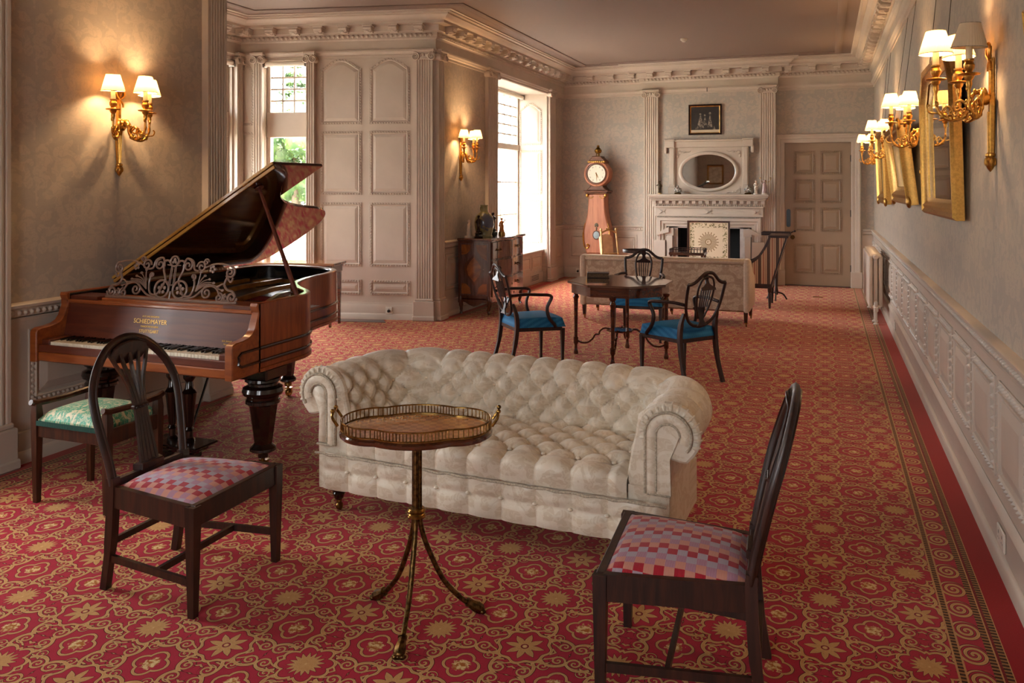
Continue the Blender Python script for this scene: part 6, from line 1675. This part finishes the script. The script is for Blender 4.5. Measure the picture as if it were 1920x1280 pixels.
# picture hook with cord at the chimney breast
mb = MB(); mb.tube([(-1.88,14.43,3.33),(-1.88,14.425,3.26)], .006, 6); tag(mb.build('picture_hook', DARKPL), 'small dark picture hook on the rail above the engraving', 'hook')

# ---------------------------------------------------------------- outdoors
GRASS = plain('lawn', (120,132,84), .9, var=.3, vs=2); GRAV = plain('gravel', (206,196,178), .95, var=.15, vs=30)
mb = MB(); mb.box(-70, -5.4, -40, 70, -.6, -.45); mb.box(-5.4, 40, -40, -3.35, -.6, -.45); struct(mb.build('ground_gravel', GRAV, smooth=0))
mb = MB(); mb.box(-70, -19, -40, 70, -.46, -.43); struct(mb.build('ground_lawn', GRASS, smooth=0))
LEAF = Mat('leaves', (50,74,36), .6); _x,_y,_z = LEAF.coord(); LEAF.lk('Base Color', LEAF.mix(LEAF.noise(LEAF.vec(_x,_y,_z), 1.5, 3, .6).ss(.35,.65), (34,56,26), (78,98,46))); LEAF = LEAF.m
BARK = plain('bark', (92,74,58), .9, var=.3)
def tree(label, x, y, h, rad, conif=False):
    t = thing('garden_tree', label, 'tree', (x, y, -.45), random.uniform(0,6), 'trees beyond the lawn')
    mb = MB(); mb.tube([(0,0,0),(.1,.05,h*.35),(0,0,h*.8)], [h*.03,h*.022,h*.006], 8); mb.build('trunk', BARK, t)
    mb = MB(); rnd = random.Random(int(x*7+y*13)); blobs = []
    for k in range(16):
        if conif: zz = h*(.15+.8*k/16); rr = rad*(1.05-k/16); blobs.append((rnd.uniform(-.2,.2)*rr, rnd.uniform(-.2,.2)*rr, zz, rr, rr*.28))
        else: a = rnd.uniform(0,6.28); q = rad*rnd.uniform(.1,.75); blobs.append((q*math.cos(a), q*math.sin(a), h*rnd.uniform(.30,.88), rad*.5, rad*.42))
    for i in range(5200):
        b = blobs[i % 16]; a = rnd.uniform(0,6.28); c = rnd.uniform(-1,1); s_ = math.sqrt(1-c*c); q = rnd.uniform(.75,1.02)
        p = Vector((b[0]+b[3]*q*s_*math.cos(a), b[1]+b[3]*q*s_*math.sin(a), b[2]+b[4]*q*c)); sz = rad*.036*rnd.uniform(.6,1.4)
        d1 = Vector((rnd.gauss(0,1),rnd.gauss(0,1),rnd.gauss(0,1))).normalized()*sz; d2 = d1.orthogonal().normalized()*sz*.6
        mb.add([tuple(p-d1), tuple(p+d2), tuple(p+d1), tuple(p-d2)], [(0,1,2,3)])
    stuff(mb.build('foliage', LEAF, t, smooth=0, fixn=False))
    mb = MB()
    for b in blobs: mb.ell(b[:3], b[3]*.8, b[3]*.8, b[4]*.8, 10, 6)
    mb.build('crown_mass', LEAF, t)
tree('broad leafy tree seen through the lower bay window', -24.0, 34.0, 6.6, 2.6)
tree('tall conifer seen through the upper bay window panes', -33.5, 47.5, 12.0, 3.0, True)
tree('leafy tree at the left of the bay window view', -30.0, 38.5, 7.4, 2.9)
tree('leafy tree half hidden by the bay window pilaster', -18.2, 33.5, 6.4, 2.4)
tree('distant leafy tree beyond the lawn', -45.0, 52.0, 9.0, 4.2)
